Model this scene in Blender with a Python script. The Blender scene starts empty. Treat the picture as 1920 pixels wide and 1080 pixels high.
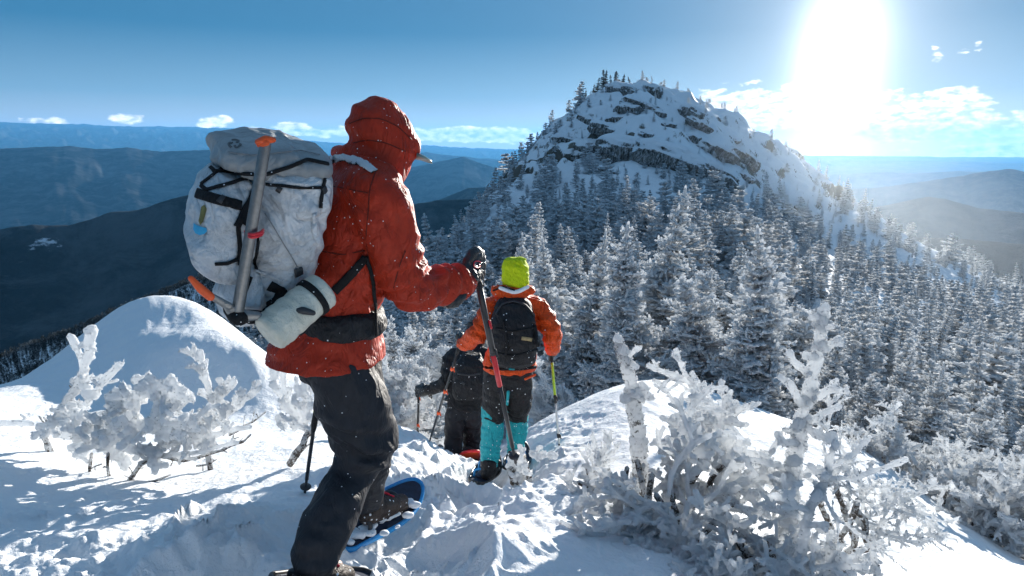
import bpy, math, random
import numpy as np
from mathutils import Vector, Matrix
from mathutils.bvhtree import BVHTree
random.seed(7)
SC = bpy.context.scene
COL = SC.collection
R = math.radians
PITCH = R(12.0)
FPX = 1280.0
CP, SP = math.cos(PITCH), math.sin(PITCH)

# ------------------------------------------------------------------ helpers
def at(px, py, Y):
    """point at forward distance Y metres seen in the direction of a pixel of the 1920x1080 photo"""
    r = (px - 960) / FPX; u = (540 - py) / FPX
    f = CP + u * SP; z = u * CP - SP
    t = Y / f
    return Vector((r * t, Y, z * t))

def proj(x, y, z):
    f = y * CP - z * SP; u = y * SP + z * CP
    f = np.maximum(f, 1e-3)
    return 960 + FPX * x / f, 540 - FPX * u / f

def _h(i, j, k, s):
    n = (i * 374761393 + j * 668265263 + k * 2147483647 + s * 974634777) & 0xffffffff
    n = ((n ^ (n >> 13)) * 1274126177) & 0xffffffff
    n = ((n ^ (n >> 16)) * 2246822519) & 0xffffffff
    return ((n ^ (n >> 15)) & 0xffffff) / float(0xffffff)

def vnoise(x, y, z=None, s=0):
    x = np.asarray(x, float); y = np.asarray(y, float)
    z = np.zeros_like(x) if z is None else np.asarray(z, float)
    i = np.floor(x).astype(np.int64); j = np.floor(y).astype(np.int64); k = np.floor(z).astype(np.int64)
    fx = x - i; fy = y - j; fz = z - k
    fx = fx * fx * fx * (fx * (fx * 6 - 15) + 10); fy = fy * fy * fy * (fy * (fy * 6 - 15) + 10); fz = fz * fz * fz * (fz * (fz * 6 - 15) + 10)
    r = 0
    for a in (0, 1):
        wa = fx if a else 1 - fx
        for b in (0, 1):
            wb = fy if b else 1 - fy
            for c in (0, 1):
                wc = fz if c else 1 - fz
                r = r + wa * wb * wc * _h(i + a, j + b, k + c, s)
    return r * 2 - 1

def fbm(x, y, z=None, s=0, o=4, g=.5):
    r = 0; a = 1.0; t = 0; f = 1.0
    for q in range(o):
        r = r + a * vnoise(x * f + 17.3 * q, y * f - 9.1 * q, None if z is None else z * f + 3.7 * q, s + q)
        t += a; a *= g; f *= 2.03
    return r / t

def smooth(a, b, x):
    t = np.clip((x - a) / (b - a), 0, 1)
    return t * t * (3 - 2 * t)

def meta(o, label=None, cat=None, group=None, kind=None):
    if label: o['label'] = label
    if cat: o['category'] = cat
    if group: o['group'] = group
    if kind: o['kind'] = kind
    return o

def link(name, me, mat=None, parent=None, shade=True):
    o = bpy.data.objects.new(name, me); COL.objects.link(o)
    if mat is not None:
        for m in (mat if isinstance(mat, (list, tuple)) else [mat]): me.materials.append(m)
    if shade and len(me.polygons):
        me.polygons.foreach_set('use_smooth', np.ones(len(me.polygons), bool))
    if parent:
        o.parent = parent
        o.matrix_parent_inverse = Matrix.Translation(parent.location).inverted()
    return o

def empty(name, loc):
    o = bpy.data.objects.new(name, None); COL.objects.link(o); o.location = loc
    o.empty_display_size = .1
    return o

def mesh_quads(name, V, F):
    """V (n,3) array, F (m,4) int array (fast)"""
    me = bpy.data.meshes.new(name)
    V = np.ascontiguousarray(V, np.float32); F = np.ascontiguousarray(F, np.int32)
    m, k = F.shape
    me.vertices.add(len(V)); me.vertices.foreach_set('co', V.ravel())
    me.loops.add(m * k); me.loops.foreach_set('vertex_index', F.ravel())
    me.polygons.add(m); me.polygons.foreach_set('loop_start', np.arange(0, m * k, k, dtype=np.int32))
    me.update(calc_edges=True)
    return me

def mesh_py(name, V, F):
    me = bpy.data.meshes.new(name); me.from_pydata([tuple(v) for v in V], [], F); me.update()
    return me

# ------------------------------------------------------------------ materials
def newmat(name):
    m = bpy.data.materials.new(name); m.use_nodes = True
    nt = m.node_tree; b = nt.nodes['Principled BSDF']
    return m, nt, b

def nd(nt, t, **kw):
    n = nt.nodes.new(t)
    for k, v in kw.items():
        if k in n.inputs.keys(): n.inputs[k].default_value = v
        else: setattr(n, k, v)
    return n

def ramp(nt, src, stops, interp='LINEAR'):
    r = nt.nodes.new('ShaderNodeValToRGB'); cr = r.color_ramp; cr.interpolation = interp
    while len(cr.elements) > 1: cr.elements.remove(cr.elements[-1])
    cr.elements[0].position = stops[0][0]; c = stops[0][1]; cr.elements[0].color = (*c, 1) if len(c) == 3 else c
    for p, c in stops[1:]:
        e = cr.elements.new(p); e.color = (*c, 1) if len(c) == 3 else c
    nt.links.new(src, r.inputs[0]); return r

def G(v): return (v, v, v)

def bump(nt, b, src, dist, strength=1.0, prev=None):
    n = nd(nt, 'ShaderNodeBump', Strength=strength, Distance=dist)
    nt.links.new(src, n.inputs['Height'])
    if prev: nt.links.new(prev.outputs[0], n.inputs['Normal'])
    nt.links.new(n.outputs[0], b.inputs['Normal']); return n

def noise(nt, scale, detail=4, rough=.6, coord='Object', dist=0):
    tc = nt.nodes.new('ShaderNodeTexCoord')
    n = nd(nt, 'ShaderNodeTexNoise', Scale=scale, Detail=detail, Roughness=rough, Distortion=dist)
    nt.links.new(tc.outputs[coord], n.inputs['Vector']); return n

def mix(nt, fac, a, b):
    m = nt.nodes.new('ShaderNodeMix'); m.data_type = 'RGBA'
    for i, v in ((0, fac), (6, a), (7, b)):
        if hasattr(v, 'is_linked') or isinstance(v, bpy.types.NodeSocket): nt.links.new(v, m.inputs[i])
        else: m.inputs[i].default_value = v if i == 0 else (*v, 1)
    return m.outputs[2]

def math_(nt, op, a, b=None, c=None, clamp=False):
    m = nt.nodes.new('ShaderNodeMath'); m.operation = op; m.use_clamp = clamp
    for i, v in enumerate((a, b, c)):
        if v is None: continue
        if isinstance(v, bpy.types.NodeSocket): nt.links.new(v, m.inputs[i])
        else: m.inputs[i].default_value = v
    return m.outputs[0]

def simple(name, col, rough=.6, metal=0, nscale=60, amp=.25, bdist=.002, spec=.5):
    m, nt, b = newmat(name)
    n = noise(nt, nscale)
    lo = tuple(c * (1 - amp) for c in col); hi = tuple(min(1, c * (1 + amp)) for c in col)
    r = ramp(nt, n.outputs[0], [(.3, lo), (.7, hi)])
    nt.links.new(r.outputs[0], b.inputs['Base Color'])
    b.inputs['Roughness'].default_value = rough; b.inputs['Metallic'].default_value = metal
    b.inputs['Specular IOR Level'].default_value = spec
    if bdist: bump(nt, b, n.outputs[0], bdist)
    return m

def fabric(name, col, rough=.55, fleck=.0, wr=9, wd=.02, spec=.3, var=.2, fscale=70):
    """woven shell cloth: creases in the bump, snow flecks stuck to it where fleck > 0"""
    m, nt, b = newmat(name)
    tc = nt.nodes.new('ShaderNodeTexCoord')
    mp = nd(nt, 'ShaderNodeMapping'); mp.inputs['Scale'].default_value = (1, 1, .55); mp.inputs['Rotation'].default_value = (.5, .3, .2)
    nt.links.new(tc.outputs['Object'], mp.inputs['Vector'])
    n = nd(nt, 'ShaderNodeTexNoise', Scale=wr, Detail=3, Roughness=.5, Distortion=1.2)
    nt.links.new(mp.outputs[0], n.inputs['Vector'])
    rid = math_(nt, 'ABSOLUTE', math_(nt, 'SUBTRACT', n.outputs[0], .5))
    rid = math_(nt, 'POWER', rid, .7)
    n2 = nd(nt, 'ShaderNodeTexNoise', Scale=wr * 6, Detail=3); nt.links.new(mp.outputs[0], n2.inputs['Vector'])
    lo = tuple(c * (1 - var) for c in col); hi = tuple(min(1, c * (1 + var)) for c in col)
    c = ramp(nt, n2.outputs[0], [(.3, lo), (.7, hi)]).outputs[0]
    if fleck > 0:
        fn = nd(nt, 'ShaderNodeTexVoronoi', Scale=fscale, Randomness=1); nt.links.new(tc.outputs['Object'], fn.inputs['Vector'])
        fl = math_(nt, 'LESS_THAN', fn.outputs['Distance'], .24)
        sel = nd(nt, 'ShaderNodeSeparateColor'); nt.links.new(fn.outputs['Color'], sel.inputs[0])
        big = noise(nt, 6, 2)
        th = math_(nt, 'MULTIPLY', ramp(nt, big.outputs[0], [(.4, G(.15)), (.65, G(1))]).outputs[0], fleck)
        sl = math_(nt, 'LESS_THAN', sel.outputs[0], th)
        c = mix(nt, math_(nt, 'MULTIPLY', fl, sl), c, (.8, .82, .85))
    nt.links.new(c, b.inputs['Base Color'])
    b.inputs['Roughness'].default_value = rough; b.inputs['Specular IOR Level'].default_value = spec
    n5 = nd(nt, 'ShaderNodeTexNoise', Scale=wr * 2.6, Detail=2, Roughness=.45, Distortion=2.0); nt.links.new(mp.outputs[0], n5.inputs['Vector'])
    rid2 = math_(nt, 'POWER', math_(nt, 'ABSOLUTE', math_(nt, 'SUBTRACT', n5.outputs[0], .5)), .6)
    b0 = bump(nt, b, rid2, wd * .35)
    b1 = bump(nt, b, rid, wd, 1, b0)
    bump(nt, b, n2.outputs[0], wd * .08, 1, b1)
    return m
# ------------------------------------------------------------------ camera, sun, sky
cam = bpy.data.cameras.new('camera'); camo = bpy.data.objects.new('camera', cam); COL.objects.link(camo)
cam.sensor_width = 36; cam.lens = 36 * FPX / 1920; cam.clip_start = .05; cam.clip_end = 2e5
camo.rotation_euler = (R(90) - PITCH, 0, 0); SC.camera = camo

SUN_AZ, SUN_EL = R(25.0), R(8.0)
SD = Vector((math.sin(SUN_AZ) * math.cos(SUN_EL), math.cos(SUN_AZ) * math.cos(SUN_EL), math.sin(SUN_EL)))
sl = bpy.data.lights.new('sun', 'SUN'); sl.energy = 4.8; sl.angle = R(.55); sl.color = (1, .945, .86)
so = bpy.data.objects.new('sun', sl); COL.objects.link(so)
so.rotation_euler = SD.to_track_quat('Z', 'Y').to_euler()

W = bpy.data.worlds.new('World'); SC.world = W; W.use_nodes = True
nt = W.node_tree; bg = nt.nodes['Background']
tc = nt.nodes.new('ShaderNodeTexCoord')
dirn = tc.outputs['Generated']
sky = nt.nodes.new('ShaderNodeTexSky'); sky.sky_type = 'NISHITA'; sky.sun_disc = False
sky.sun_elevation = R(24); sky.sun_rotation = SUN_AZ
sky.altitude = 1300; sky.air_density = 1.0; sky.dust_density = .6; sky.ozone_density = 2.2
sky.sun_elevation = SUN_EL
sep = nt.nodes.new('ShaderNodeSeparateXYZ'); nt.links.new(dirn, sep.inputs[0])
el = math_(nt, 'MULTIPLY', math_(nt, 'ARCSINE', sep.outputs[2]), 180 / math.pi)
az = math_(nt, 'MULTIPLY', math_(nt, 'ARCTAN2', sep.outputs[0], sep.outputs[1]), 180 / math.pi)
# clear winter air: blue multiplied over the physically based sky
elr = math_(nt, 'DIVIDE', el, 30.0, clamp=True)
clear = ramp(nt, elr, [(0, (3.2, 3.2, 3.5)), (.05, (2.3, 2.7, 3.3)), (.12, (.95, 1.8, 2.7)), (.28, (.05, .80, 1.7)), (.5, (.2, .9, 1.8)), (1, (.9, 1.6, 2.5))])
dot = nd(nt, 'ShaderNodeVectorMath', operation='DOT_PRODUCT'); nt.links.new(dirn, dot.inputs[0]); dot.inputs[1].default_value = SD
ang = math_(nt, 'MULTIPLY', math_(nt, 'ARCCOSINE', math_(nt, 'MINIMUM', dot.outputs['Value'], .99999)), 180 / math.pi)
def expo(a, k): return math_(nt, 'EXPONENT', math_(nt, 'MULTIPLY', a, -1.0 / k))
g1 = math_(nt, 'MULTIPLY', expo(ang, 1.1), 6)
g2 = math_(nt, 'MULTIPLY', expo(ang, 3.4), 3.5)
g3 = math_(nt, 'MULTIPLY', expo(ang, 11), 1.2)
# sun glare painted into the sky colour as a soft upright oval
pa = math_(nt, 'DIVIDE', math_(nt, 'SUBTRACT', az, math.degrees(SUN_AZ) - .5), 2.25); pe = math_(nt, 'DIVIDE', math_(nt, 'SUBTRACT', el, 2.6), 6.3)
pil = math_(nt, 'MULTIPLY', math_(nt, 'EXPONENT', math_(nt, 'MULTIPLY', math_(nt, 'ADD', math_(nt, 'MULTIPLY', pa, pa), math_(nt, 'MULTIPLY', pe, pe)), -1.0)), 13)
gl = math_(nt, 'ADD', math_(nt, 'ADD', g1, math_(nt, 'ADD', g2, pil)), g3)
glc = nd(nt, 'ShaderNodeVectorMath', operation='SCALE'); glc.inputs[0].default_value = (.98, 1.0, 1.0); nt.links.new(gl, glc.inputs['Scale'])
m1 = nt.nodes.new('ShaderNodeMix'); m1.data_type = 'RGBA'; m1.inputs[0].default_value = .9
nt.links.new(sky.outputs[0], m1.inputs[6]); nt.links.new(clear.outputs[0], m1.inputs[7])
add = nd(nt, 'ShaderNodeVectorMath', operation='ADD'); nt.links.new(m1.outputs[2], add.inputs[0]); nt.links.new(glc.outputs[0], add.inputs[1])
# clouds: banks laid out in azimuth / elevation degrees
cv = nt.nodes.new('ShaderNodeCombineXYZ'); nt.links.new(math_(nt, 'MULTIPLY', az, .28), cv.inputs[0]); nt.links.new(math_(nt, 'MULTIPLY', el, .62), cv.inputs[1])
cn = nd(nt, 'ShaderNodeTexNoise', Scale=2.2, Detail=8, Roughness=.47, Distortion=.1); nt.links.new(cv.outputs[0], cn.inputs['Vector'])
cn2 = nd(nt, 'ShaderNodeTexNoise', Scale=4.5, Detail=6, Roughness=.48); nt.links.new(cv.outputs[0], cn2.inputs['Vector'])
def azel(px, py):
    p = at(px, py, 1); return math.degrees(math.atan2(p.x, p.y)), math.degrees(math.atan2(p.z, math.hypot(p.x, p.y)))
dens = None
# px centre x, y, half width, half height, strength
for (cx, cy, hw, hh, st) in [(1400, 205, 105, 40, 1.15), (1500, 200, 90, 46, 1.1), (1640, 225, 150, 50, 1.0), (1790, 188, 66, 26, 1.1), (1800, 236, 130, 34, 1.0), (1900, 262, 90, 24, .9),
                             (1860, 284, 110, 14, 1.25), (890, 252, 125, 13, 1.7), (960, 258, 60, 10, 1.4), (545, 240, 34, 12, 1.35), (598, 250, 28, 8, 1.2), (405, 230, 34, 13, 1.0), (238, 223, 30, 12, .98), (470, 246, 60, 8, .95), (700, 250, 90, 7, 1.2),
                             (92, 228, 40, 10, .8), (640, 246, 40, 9, .9), (1755, 100, 14, 16, .62), (1840, 88, 40, 12, .5), (1330, 195, 50, 14, .8)]:
    a0, e0 = azel(cx, cy); a1, _ = azel(cx + hw, cy); _, e1 = azel(cx, cy - hh)
    u = math_(nt, 'DIVIDE', math_(nt, 'SUBTRACT', az, a0), a1 - a0); v = math_(nt, 'DIVIDE', math_(nt, 'SUBTRACT', el, e0), e1 - e0)
    d = math_(nt, 'ADD', math_(nt, 'MULTIPLY', u, u), math_(nt, 'MULTIPLY', v, v))
    f = math_(nt, 'MULTIPLY', math_(nt, 'SUBTRACT', 1.0, math_(nt, 'MULTIPLY', d, .55)), st)
    dens = f if dens is None else math_(nt, 'SMOOTH_MAX', dens, f, .12)
dd = math_(nt, 'ADD', math_(nt, 'ADD', dens, .12), math_(nt, 'MULTIPLY', math_(nt, 'ADD', math_(nt, 'SUBTRACT', cn.outputs[0], .5), math_(nt, 'MULTIPLY', math_(nt, 'SUBTRACT', cn2.outputs[0], .5), .55)), 2.3))
cov = ramp(nt, dd, [(.50, G(0)), (.72, G(.5)), (1.05, G(1))])
lit = ramp(nt, math_(nt, 'SUBTRACT', cn2.outputs[0], math_(nt, 'MULTIPLY', math_(nt, 'SUBTRACT', dd, .8), .12)), [(.30, (3.4, 3.7, 4.1)), (.46, (7.5, 7.3, 7.2)), (.68, (12, 11.3, 10.6))])
litg = nd(nt, 'ShaderNodeVectorMath', operation='ADD'); nt.links.new(lit.outputs[0], litg.inputs[0]); gls = nd(nt, 'ShaderNodeVectorMath', operation='SCALE'); nt.links.new(glc.outputs[0], gls.inputs[0]); gls.inputs['Scale'].default_value = .35; nt.links.new(gls.outputs[0], litg.inputs[1])
m2 = nt.nodes.new('ShaderNodeMix'); m2.data_type = 'RGBA'
nt.links.new(cov.outputs[0], m2.inputs[0]); nt.links.new(add.outputs[0], m2.inputs[6]); nt.links.new(litg.outputs[0], m2.inputs[7])
nt.links.new(m2.outputs[2], bg.inputs[0]); bg.inputs[1].default_value = .08
W.cycles.sampling_method = 'MANUAL'; W.cycles.sample_map_resolution = 1024

SC.view_settings.view_transform = 'Standard'; SC.view_settings.look = 'None'; SC.view_settings.gamma = 1; SC.view_settings.exposure = 1.28
SC.render.engine = 'CYCLES'
cy = SC.cycles; cy.use_denoising = True; cy.max_bounces = 7; cy.diffuse_bounces = 4; cy.glossy_bounces = 2; cy.transmission_bounces = 3; cy.volume_bounces = 0; cy.transparent_max_bounces = 6
cy.sample_clamp_indirect = 6; cy.use_adaptive_sampling = True; cy.adaptive_threshold = .02

# ------------------------------------------------------------------ snow ground (one sheet out to 400 m)
CTRL = [  # px, py, forward distance
 (0, 1080, 2.1), (300, 1080, 2.05), (600, 1062, 2.2), (960, 1080, 2.25), (1200, 1080, 2.5), (1450, 1080, 2.7), (1920, 1080, 3.3), (2300, 1080, 3.5), (-400, 1080, 2.0),
 (0, 960, 2.75), (250, 930, 3.1), (570, 930, 3.15), (720, 985, 2.85), (960, 960, 3.3), (1150, 960, 3.3), (1400, 1000, 3.2),
 (100, 850, 3.9), (380, 875, 3.8), (600, 850, 4.0), (790, 905, 4.1), (915, 893, 4.9), (1050, 852, 5.0), (1190, 850, 4.3),
 (870, 856, 6.6), (800, 826, 5.7), (740, 800, 6.1), (600, 778, 6.3), (270, 752, 6.3), (340, 752, 6.35), (430, 752, 6.35), (520, 745, 6.5), (380, 800, 5.2), (200, 780, 5.6), (0, 726, 6.6), (-400, 800, 6.0), (100, 690, 7.4), (-150, 760, 6.4), (100, 780, 11), (0, 850, 10), (-150, 880, 9), (210, 740, 12.5), (100, 900, 20), (200, 850, 20), (180, 652, 7.8), (205, 606, 8.7), (250, 570, 9.1), (300, 558, 9.3), (350, 563, 9.3), (400, 586, 9.1), (450, 625, 8.6), (510, 668, 8.0),
 (270, 668, 7.0), (330, 655, 6.95), (400, 653, 6.95), (470, 660, 7.0), (330, 610, 8.2), (230, 700, 6.9), (620, 720, 7.2), (560, 695, 7.5),
 (1000, 800, 6.4), (1100, 748, 6.7), (1200, 716, 7.0), (1290, 722, 7.2), (1330, 765, 6.2), (1480, 800, 6.3), (1585, 826, 6.6), (1420, 900, 4.6), (1700, 905, 5.6), (1830, 990, 4.8), (1920, 1050, 4.3),
 (1560, 960, 4.2), (1600, 1050, 3.4), (1750, 1030, 3.9), (2200, 1150, 4.2),
 # beyond the near crest: down into the saddle
 (0, 980, 12), (-400, 1000, 12), (200, 900, 13), (330, 860, 15), (520, 840, 13), (700, 830, 12), (860, 872, 9.5), (960, 845, 10.5), (1100, 815, 11.5), (1250, 800, 12), (1450, 850, 11), (1600, 890, 10), (1750, 960, 9), (1920, 1080, 7.5), (2300, 1150, 8),
 (0, 1000, 30), (300, 900, 32), (550, 800, 32), (700, 745, 26), (860, 740, 20), (1000, 735, 20), (1150, 722, 19), (1350, 725, 19), (1550, 770, 18), (1750, 820, 17), (1920, 870, 16), (2300, 950, 16),
 (820, 600, 42), (950, 600, 36), (1100, 590, 36), (1300, 590, 38), (1500, 620, 36), (1700, 670, 34), (1920, 725, 32), (2300, 800, 32),
 (760, 560, 58), (850, 500, 62), (960, 450, 70), (1080, 430, 68), (1200, 440, 64), (1330, 460, 62), (1500, 500, 62), (1700, 560, 60), (1920, 630, 58), (2300, 700, 60),
 (940, 375, 95), (1020, 330, 100), (1120, 310, 98), (1220, 325, 92), (1330, 350, 92), (1440, 400, 92), (1580, 450, 92), (1740, 510, 90), (1920, 575, 86), (2300, 660, 86),
 (830, 475, 92), (895, 410, 105), (960, 335, 118), (1010, 275, 124), (1060, 232, 126), (1110, 192, 128), (1150, 172, 130), (1190, 161, 130), (1240, 170, 132), (1300, 195, 134), (1360, 235, 136), (1420, 275, 138), (1480, 300, 138), (1540, 360, 132), (1640, 430, 124), (1780, 492, 116), (1920, 556, 110), (2300, 640, 105),
 (720, 620, 80), (760, 540, 100),
 # far side of the summit falls away
 (850, 700, 175), (1000, 560, 185), (1150, 480, 190), (1300, 500, 190), (1450, 560, 185), (1650, 640, 175), (1920, 750, 165), (2300, 800, 160),
 # side ridge on the left with its line of little trees
 (-400, 780, 250), (0, 672, 250), (120, 628, 255), (240, 580, 258), (360, 532, 262), (480, 500, 262), (620, 478, 255), (760, 468, 240), (830, 480, 210),
 (0, 820, 60), (300, 760, 60), (0, 800, 120), (300, 720, 120), (550, 640, 120), (-400, 900, 110), (0, 740, 190), (300, 640, 190), (550, 560, 190), (700, 540, 150),
 (0, 800, 380), (300, 760, 380), (600, 700, 380), (900, 700, 380), (1200, 700, 380), (1600, 750, 380), (1920, 800, 380), (-500, 850, 380), (2400, 850, 380),
 # round behind the camera
]
KA, KL = 2.2, 1.0
def polar(x, y): return np.arctan2(x, y), np.log(np.hypot(x, y))
_cp = [at(*c) for c in CTRL]
_cp = np.array([[p.x, p.y, p.z] for p in _cp] + [[-2.5, .3, -1.5], [2.5, .3, -1.75], [0, .8, -1.6], [0, -2.5, -1.2], [-6, -3, -1.5], [6, -3, -2.2], [0, -14, -2], [-30, -8, -14], [30, -8, -16], [-120, -60, -80], [120, -60, -85], [0, -150, -70], [-12, 2, -3], [12, 3, -4.6]])
_ca, _cl = polar(_cp[:, 0], _cp[:, 1]); _cs = _cp[:, 2] / np.hypot(_cp[:, 0], _cp[:, 1])
def _phi(a0, l0, a1, l1):
    d2 = ((a0 - a1) * KA) ** 2 + ((l0 - l1) * KL) ** 2
    return .5 * d2 * np.log(d2 + 1e-9)
_n = len(_ca)
_A = np.zeros((_n + 3, _n + 3)); _A[:_n, :_n] = _phi(_ca[:, None], _cl[:, None], _ca[None], _cl[None]) + np.eye(_n) * .0012
_P = np.stack([np.ones(_n), _ca, _cl], 1); _A[:_n, _n:] = _P; _A[_n:, :_n] = _P.T
_w = np.linalg.solve(_A, np.concatenate([_cs, np.zeros(3)]))
def base_s(a, l):
    sh = a.shape; a = a.ravel(); l = l.ravel(); out = np.empty(len(a))
    for i in range(0, len(a), 40000):
        aa = a[i:i + 40000, None]; ll = l[i:i + 40000, None]
        out[i:i + 40000] = _phi(aa, ll, _ca[None], _cl[None]) @ _w[:_n] + _w[_n] + _w[_n + 1] * aa[:, 0] + _w[_n + 2] * ll[:, 0]
    return out.reshape(sh)

TRAIL = np.array([(-.9, .2), (-.85, 1.2), (-.72, 2.2), (-.45, 3.2), (-.3, 4.0), (-.2, 5.0), (-.3, 6.0), (-.45, 7.0)])
def trail_d(x, y):
    tx = np.interp(y, TRAIL[:, 1], TRAIL[:, 0]); return x - tx

FOOT = [(-.60, 3.08, .30, .15, .13), (-.30, 4.2, .34, .19, .15), (-.15, 3.75, .3, .18, .10), (-.22, 4.95, .3, .2, .08), (-1.0, 1.9, .35, .2, .10), (-.3, 2.4, .3, .18, .05)]
def detail(x, y, r):
    h = np.zeros_like(x)
    n = r < 14
    xx, yy, rr = x[n], y[n], r[n]
    d = trail_d(xx, yy)
    tr = np.exp(-(d / .42) ** 2) * smooth(8, 6.5, yy)
    # trodden trench with churned clods each side
    hh = -.10 * tr
    cl = fbm(xx * 3.1, yy * 3.1, s=5, o=4)
    clod = np.maximum(0, 1 - np.abs(fbm(xx * 9, yy * 9, s=9, o=2)) * 3.2)
    wide = np.exp(-(d / .75) ** 2) * smooth(8.5, 6, yy) + .8 * np.exp(-((xx + 1.75) / .9) ** 2 - ((yy - 2.2) / .75) ** 2)
    wide = np.clip(wide, 0, 1)
    hh += wide * (.055 * cl + .04 * fbm(xx * 8, yy * 8, s=11, o=3) + .05 * clod * (.5 + vnoise(xx * 2.5, yy * 2.5, s=3)) + .02 * np.abs(fbm(xx * 17, yy * 17, s=15, o=3)))
    bank = np.exp(-((np.abs(d) - .55) / .2) ** 2) * smooth(7, 5, yy)
    hh += bank * (.05 + .05 * vnoise(xx * 4, yy * 4, s=21))
    for (fx, fy, L, Wd, dp) in FOOT:
        q = ((xx - fx) / Wd) ** 2 + ((yy - fy) / L) ** 2
        hh -= dp * np.exp(-q ** 1.6) - .05 * np.exp(-((q - 1.7) / .5) ** 2)
    # gentle wind ripples on the untouched snow
    hh += (1 - wide) * (.022 * fbm(xx * 1.3, yy * 1.3, s=31, o=3) + .012 * fbm((xx + yy * .4) * 6, yy * 2.0, s=33, o=3) + .004 * fbm(xx * 22, yy * 14, s=34, o=2))
    hh += .05 * fbm(xx * .6, yy * .6, s=35, o=2)
    h[n] = hh * np.clip(rr / 1.5, .2, 1) * smooth(14, 9, rr)
    m = r >= 8
    xx, yy, rr = x[m], y[m], r[m]
    g = smooth(8, 25, rr)
    hh = g * (.28 * fbm(xx * .35, yy * .35, s=41, o=4) + np.minimum(rr, 150) / 100 * .9 * fbm(xx * .1, yy * .1, s=43, o=3))
    # ledges and rock steps on the upper mountain
    up = smooth(88, 104, yy) * smooth(160, 140, yy) * smooth(-14, 0, xx) * smooth(75, 52, xx)
    b = fbm(xx * .075, yy * .16, s=51, o=4)
    led = np.abs(((yy * .11 + b * 1.6) % 1.0) - .0); st = smooth(.0, .25, led) * (1 - smooth(.25, 1, led)); lm = smooth(-.05, .25, fbm(xx * .05 + 3, yy * .07, s=57, o=2)); st = .4 + (st - .4) * lm
    hh += up * (2.7 * (st - .4) + 1.3 * fbm(xx * .3, yy * .3, s=55, o=3) + 3.2 * (.35 - np.abs(fbm(xx * .11 + 5, yy * .11, s=58, o=3))))
    h[m] += hh
    return h

def height(x, y):
    x = np.asarray(x, float); y = np.asarray(y, float)
    r = np.maximum(np.hypot(x, y), .15)
    a, l = np.arctan2(x, y), np.log(np.maximum(r, .6))
    z = base_s(a, l) * np.maximum(r, .6)
    return z + detail(x, y, r)

def gz(x, y): return float(height(np.array([x]), np.array([y]))[0])

_az = np.concatenate([np.linspace(-180, -50, 60, endpoint=False), np.linspace(-50, -40, 40, endpoint=False), np.linspace(-40, 40, 820, endpoint=False), np.linspace(40, 50, 40, endpoint=False), np.linspace(50, 180, 60, endpoint=False)]) * math.pi / 180
_rr = np.concatenate([[.35], np.exp(np.linspace(math.log(.7), math.log(1.7), 20, endpoint=False)), np.exp(np.linspace(math.log(1.7), math.log(9), 330, endpoint=False)), np.exp(np.linspace(math.log(9), math.log(80), 200, endpoint=False)), np.exp(np.linspace(math.log(80), math.log(150), 130, endpoint=False)), np.exp(np.linspace(math.log(150), math.log(400), 60))])
AZ, RR = np.meshgrid(_az, _rr)
GX = np.sin(AZ) * RR; GY = np.cos(AZ) * RR
GZ = height(GX, GY)
na, nr = len(_az), len(_rr)
V = np.stack([GX.ravel(), GY.ravel(), GZ.ravel()], 1)
V = np.vstack([V, [[0, 0, float(GZ[0].mean())]]])
i = np.arange(nr - 1)[:, None] * na; j = np.arange(na)[None]; j1 = (j + 1) % na
F = np.stack([(i + j), (i + na + j), (i + na + j1), (i + j1)], -1).reshape(-1, 4)
me = mesh_quads('snow_ground', V, F)
HGRID = (np.log(_rr), _az, GZ)
def ground_hit(px, py, y0=2.0, y1=170.0):
    ys = np.exp(np.linspace(math.log(y0), math.log(y1), 1500)); p = at(px, py, 1.0)
    h = height(p.x * ys, ys); k = np.where(h >= p.z * ys)[0]
    Y = ys[k[0]] if len(k) else y1
    return p * float(Y)

m, nt, b = newmat('snow')
geo = nt.nodes.new('ShaderNodeNewGeometry'); pos = geo.outputs['Position']
sepn = nt.nodes.new('ShaderNodeSeparateXYZ'); nt.links.new(geo.outputs['True Normal'], sepn.inputs[0])
n1 = nd(nt, 'ShaderNodeTexNoise', Scale=38, Detail=5, Roughness=.7); nt.links.new(pos, n1.inputs['Vector'])
n2 = nd(nt, 'ShaderNodeTexNoise', Scale=6, Detail=4, Roughness=.6); nt.links.new(pos, n2.inputs['Vector'])
n3 = nd(nt, 'ShaderNodeTexNoise', Scale=.45, Detail=7, Roughness=.65); nt.links.new(pos, n3.inputs['Vector'])
snowc = ramp(nt, n2.outputs[0], [(.3, (.80, .83, .87)), (.7, (.86, .87, .88))]).outputs[0]
rock = ramp(nt, n3.outputs[0], [(.3, (.05, .05, .045)), (.6, (.16, .15, .13))]).outputs[0]
sepp = nt.nodes.new('ShaderNodeSeparateXYZ'); nt.links.new(pos, sepp.inputs[0])
steep = math_(nt, 'ADD', math_(nt, 'SUBTRACT', 1.0, sepn.outputs[2]), math_(nt, 'MULTIPLY', math_(nt, 'SUBTRACT', n3.outputs[0], .5), .7))
far_ = ramp(nt, math_(nt, 'DIVIDE', sepp.outputs[1], 200.0), [(.40, G(0)), (.47, G(1)), (.73, G(1)), (.76, G(0))]).outputs[0]
rk = math_(nt, 'MULTIPLY', ramp(nt, steep, [(.46, G(0)), (.52, G(1))]).outputs[0], far_)
nt.links.new(mix(nt, rk, snowc, rock), b.inputs['Base Color'])
b.inputs['Roughness'].default_value = .75; b.inputs['Specular IOR Level'].default_value = .08
b1 = bump(nt, b, n2.outputs[0], .03); bump(nt, b, n1.outputs[0], .013, 1, b1)
SNOW = m
g = link('snow_ground', me, m); meta(g, kind='structure')

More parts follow.
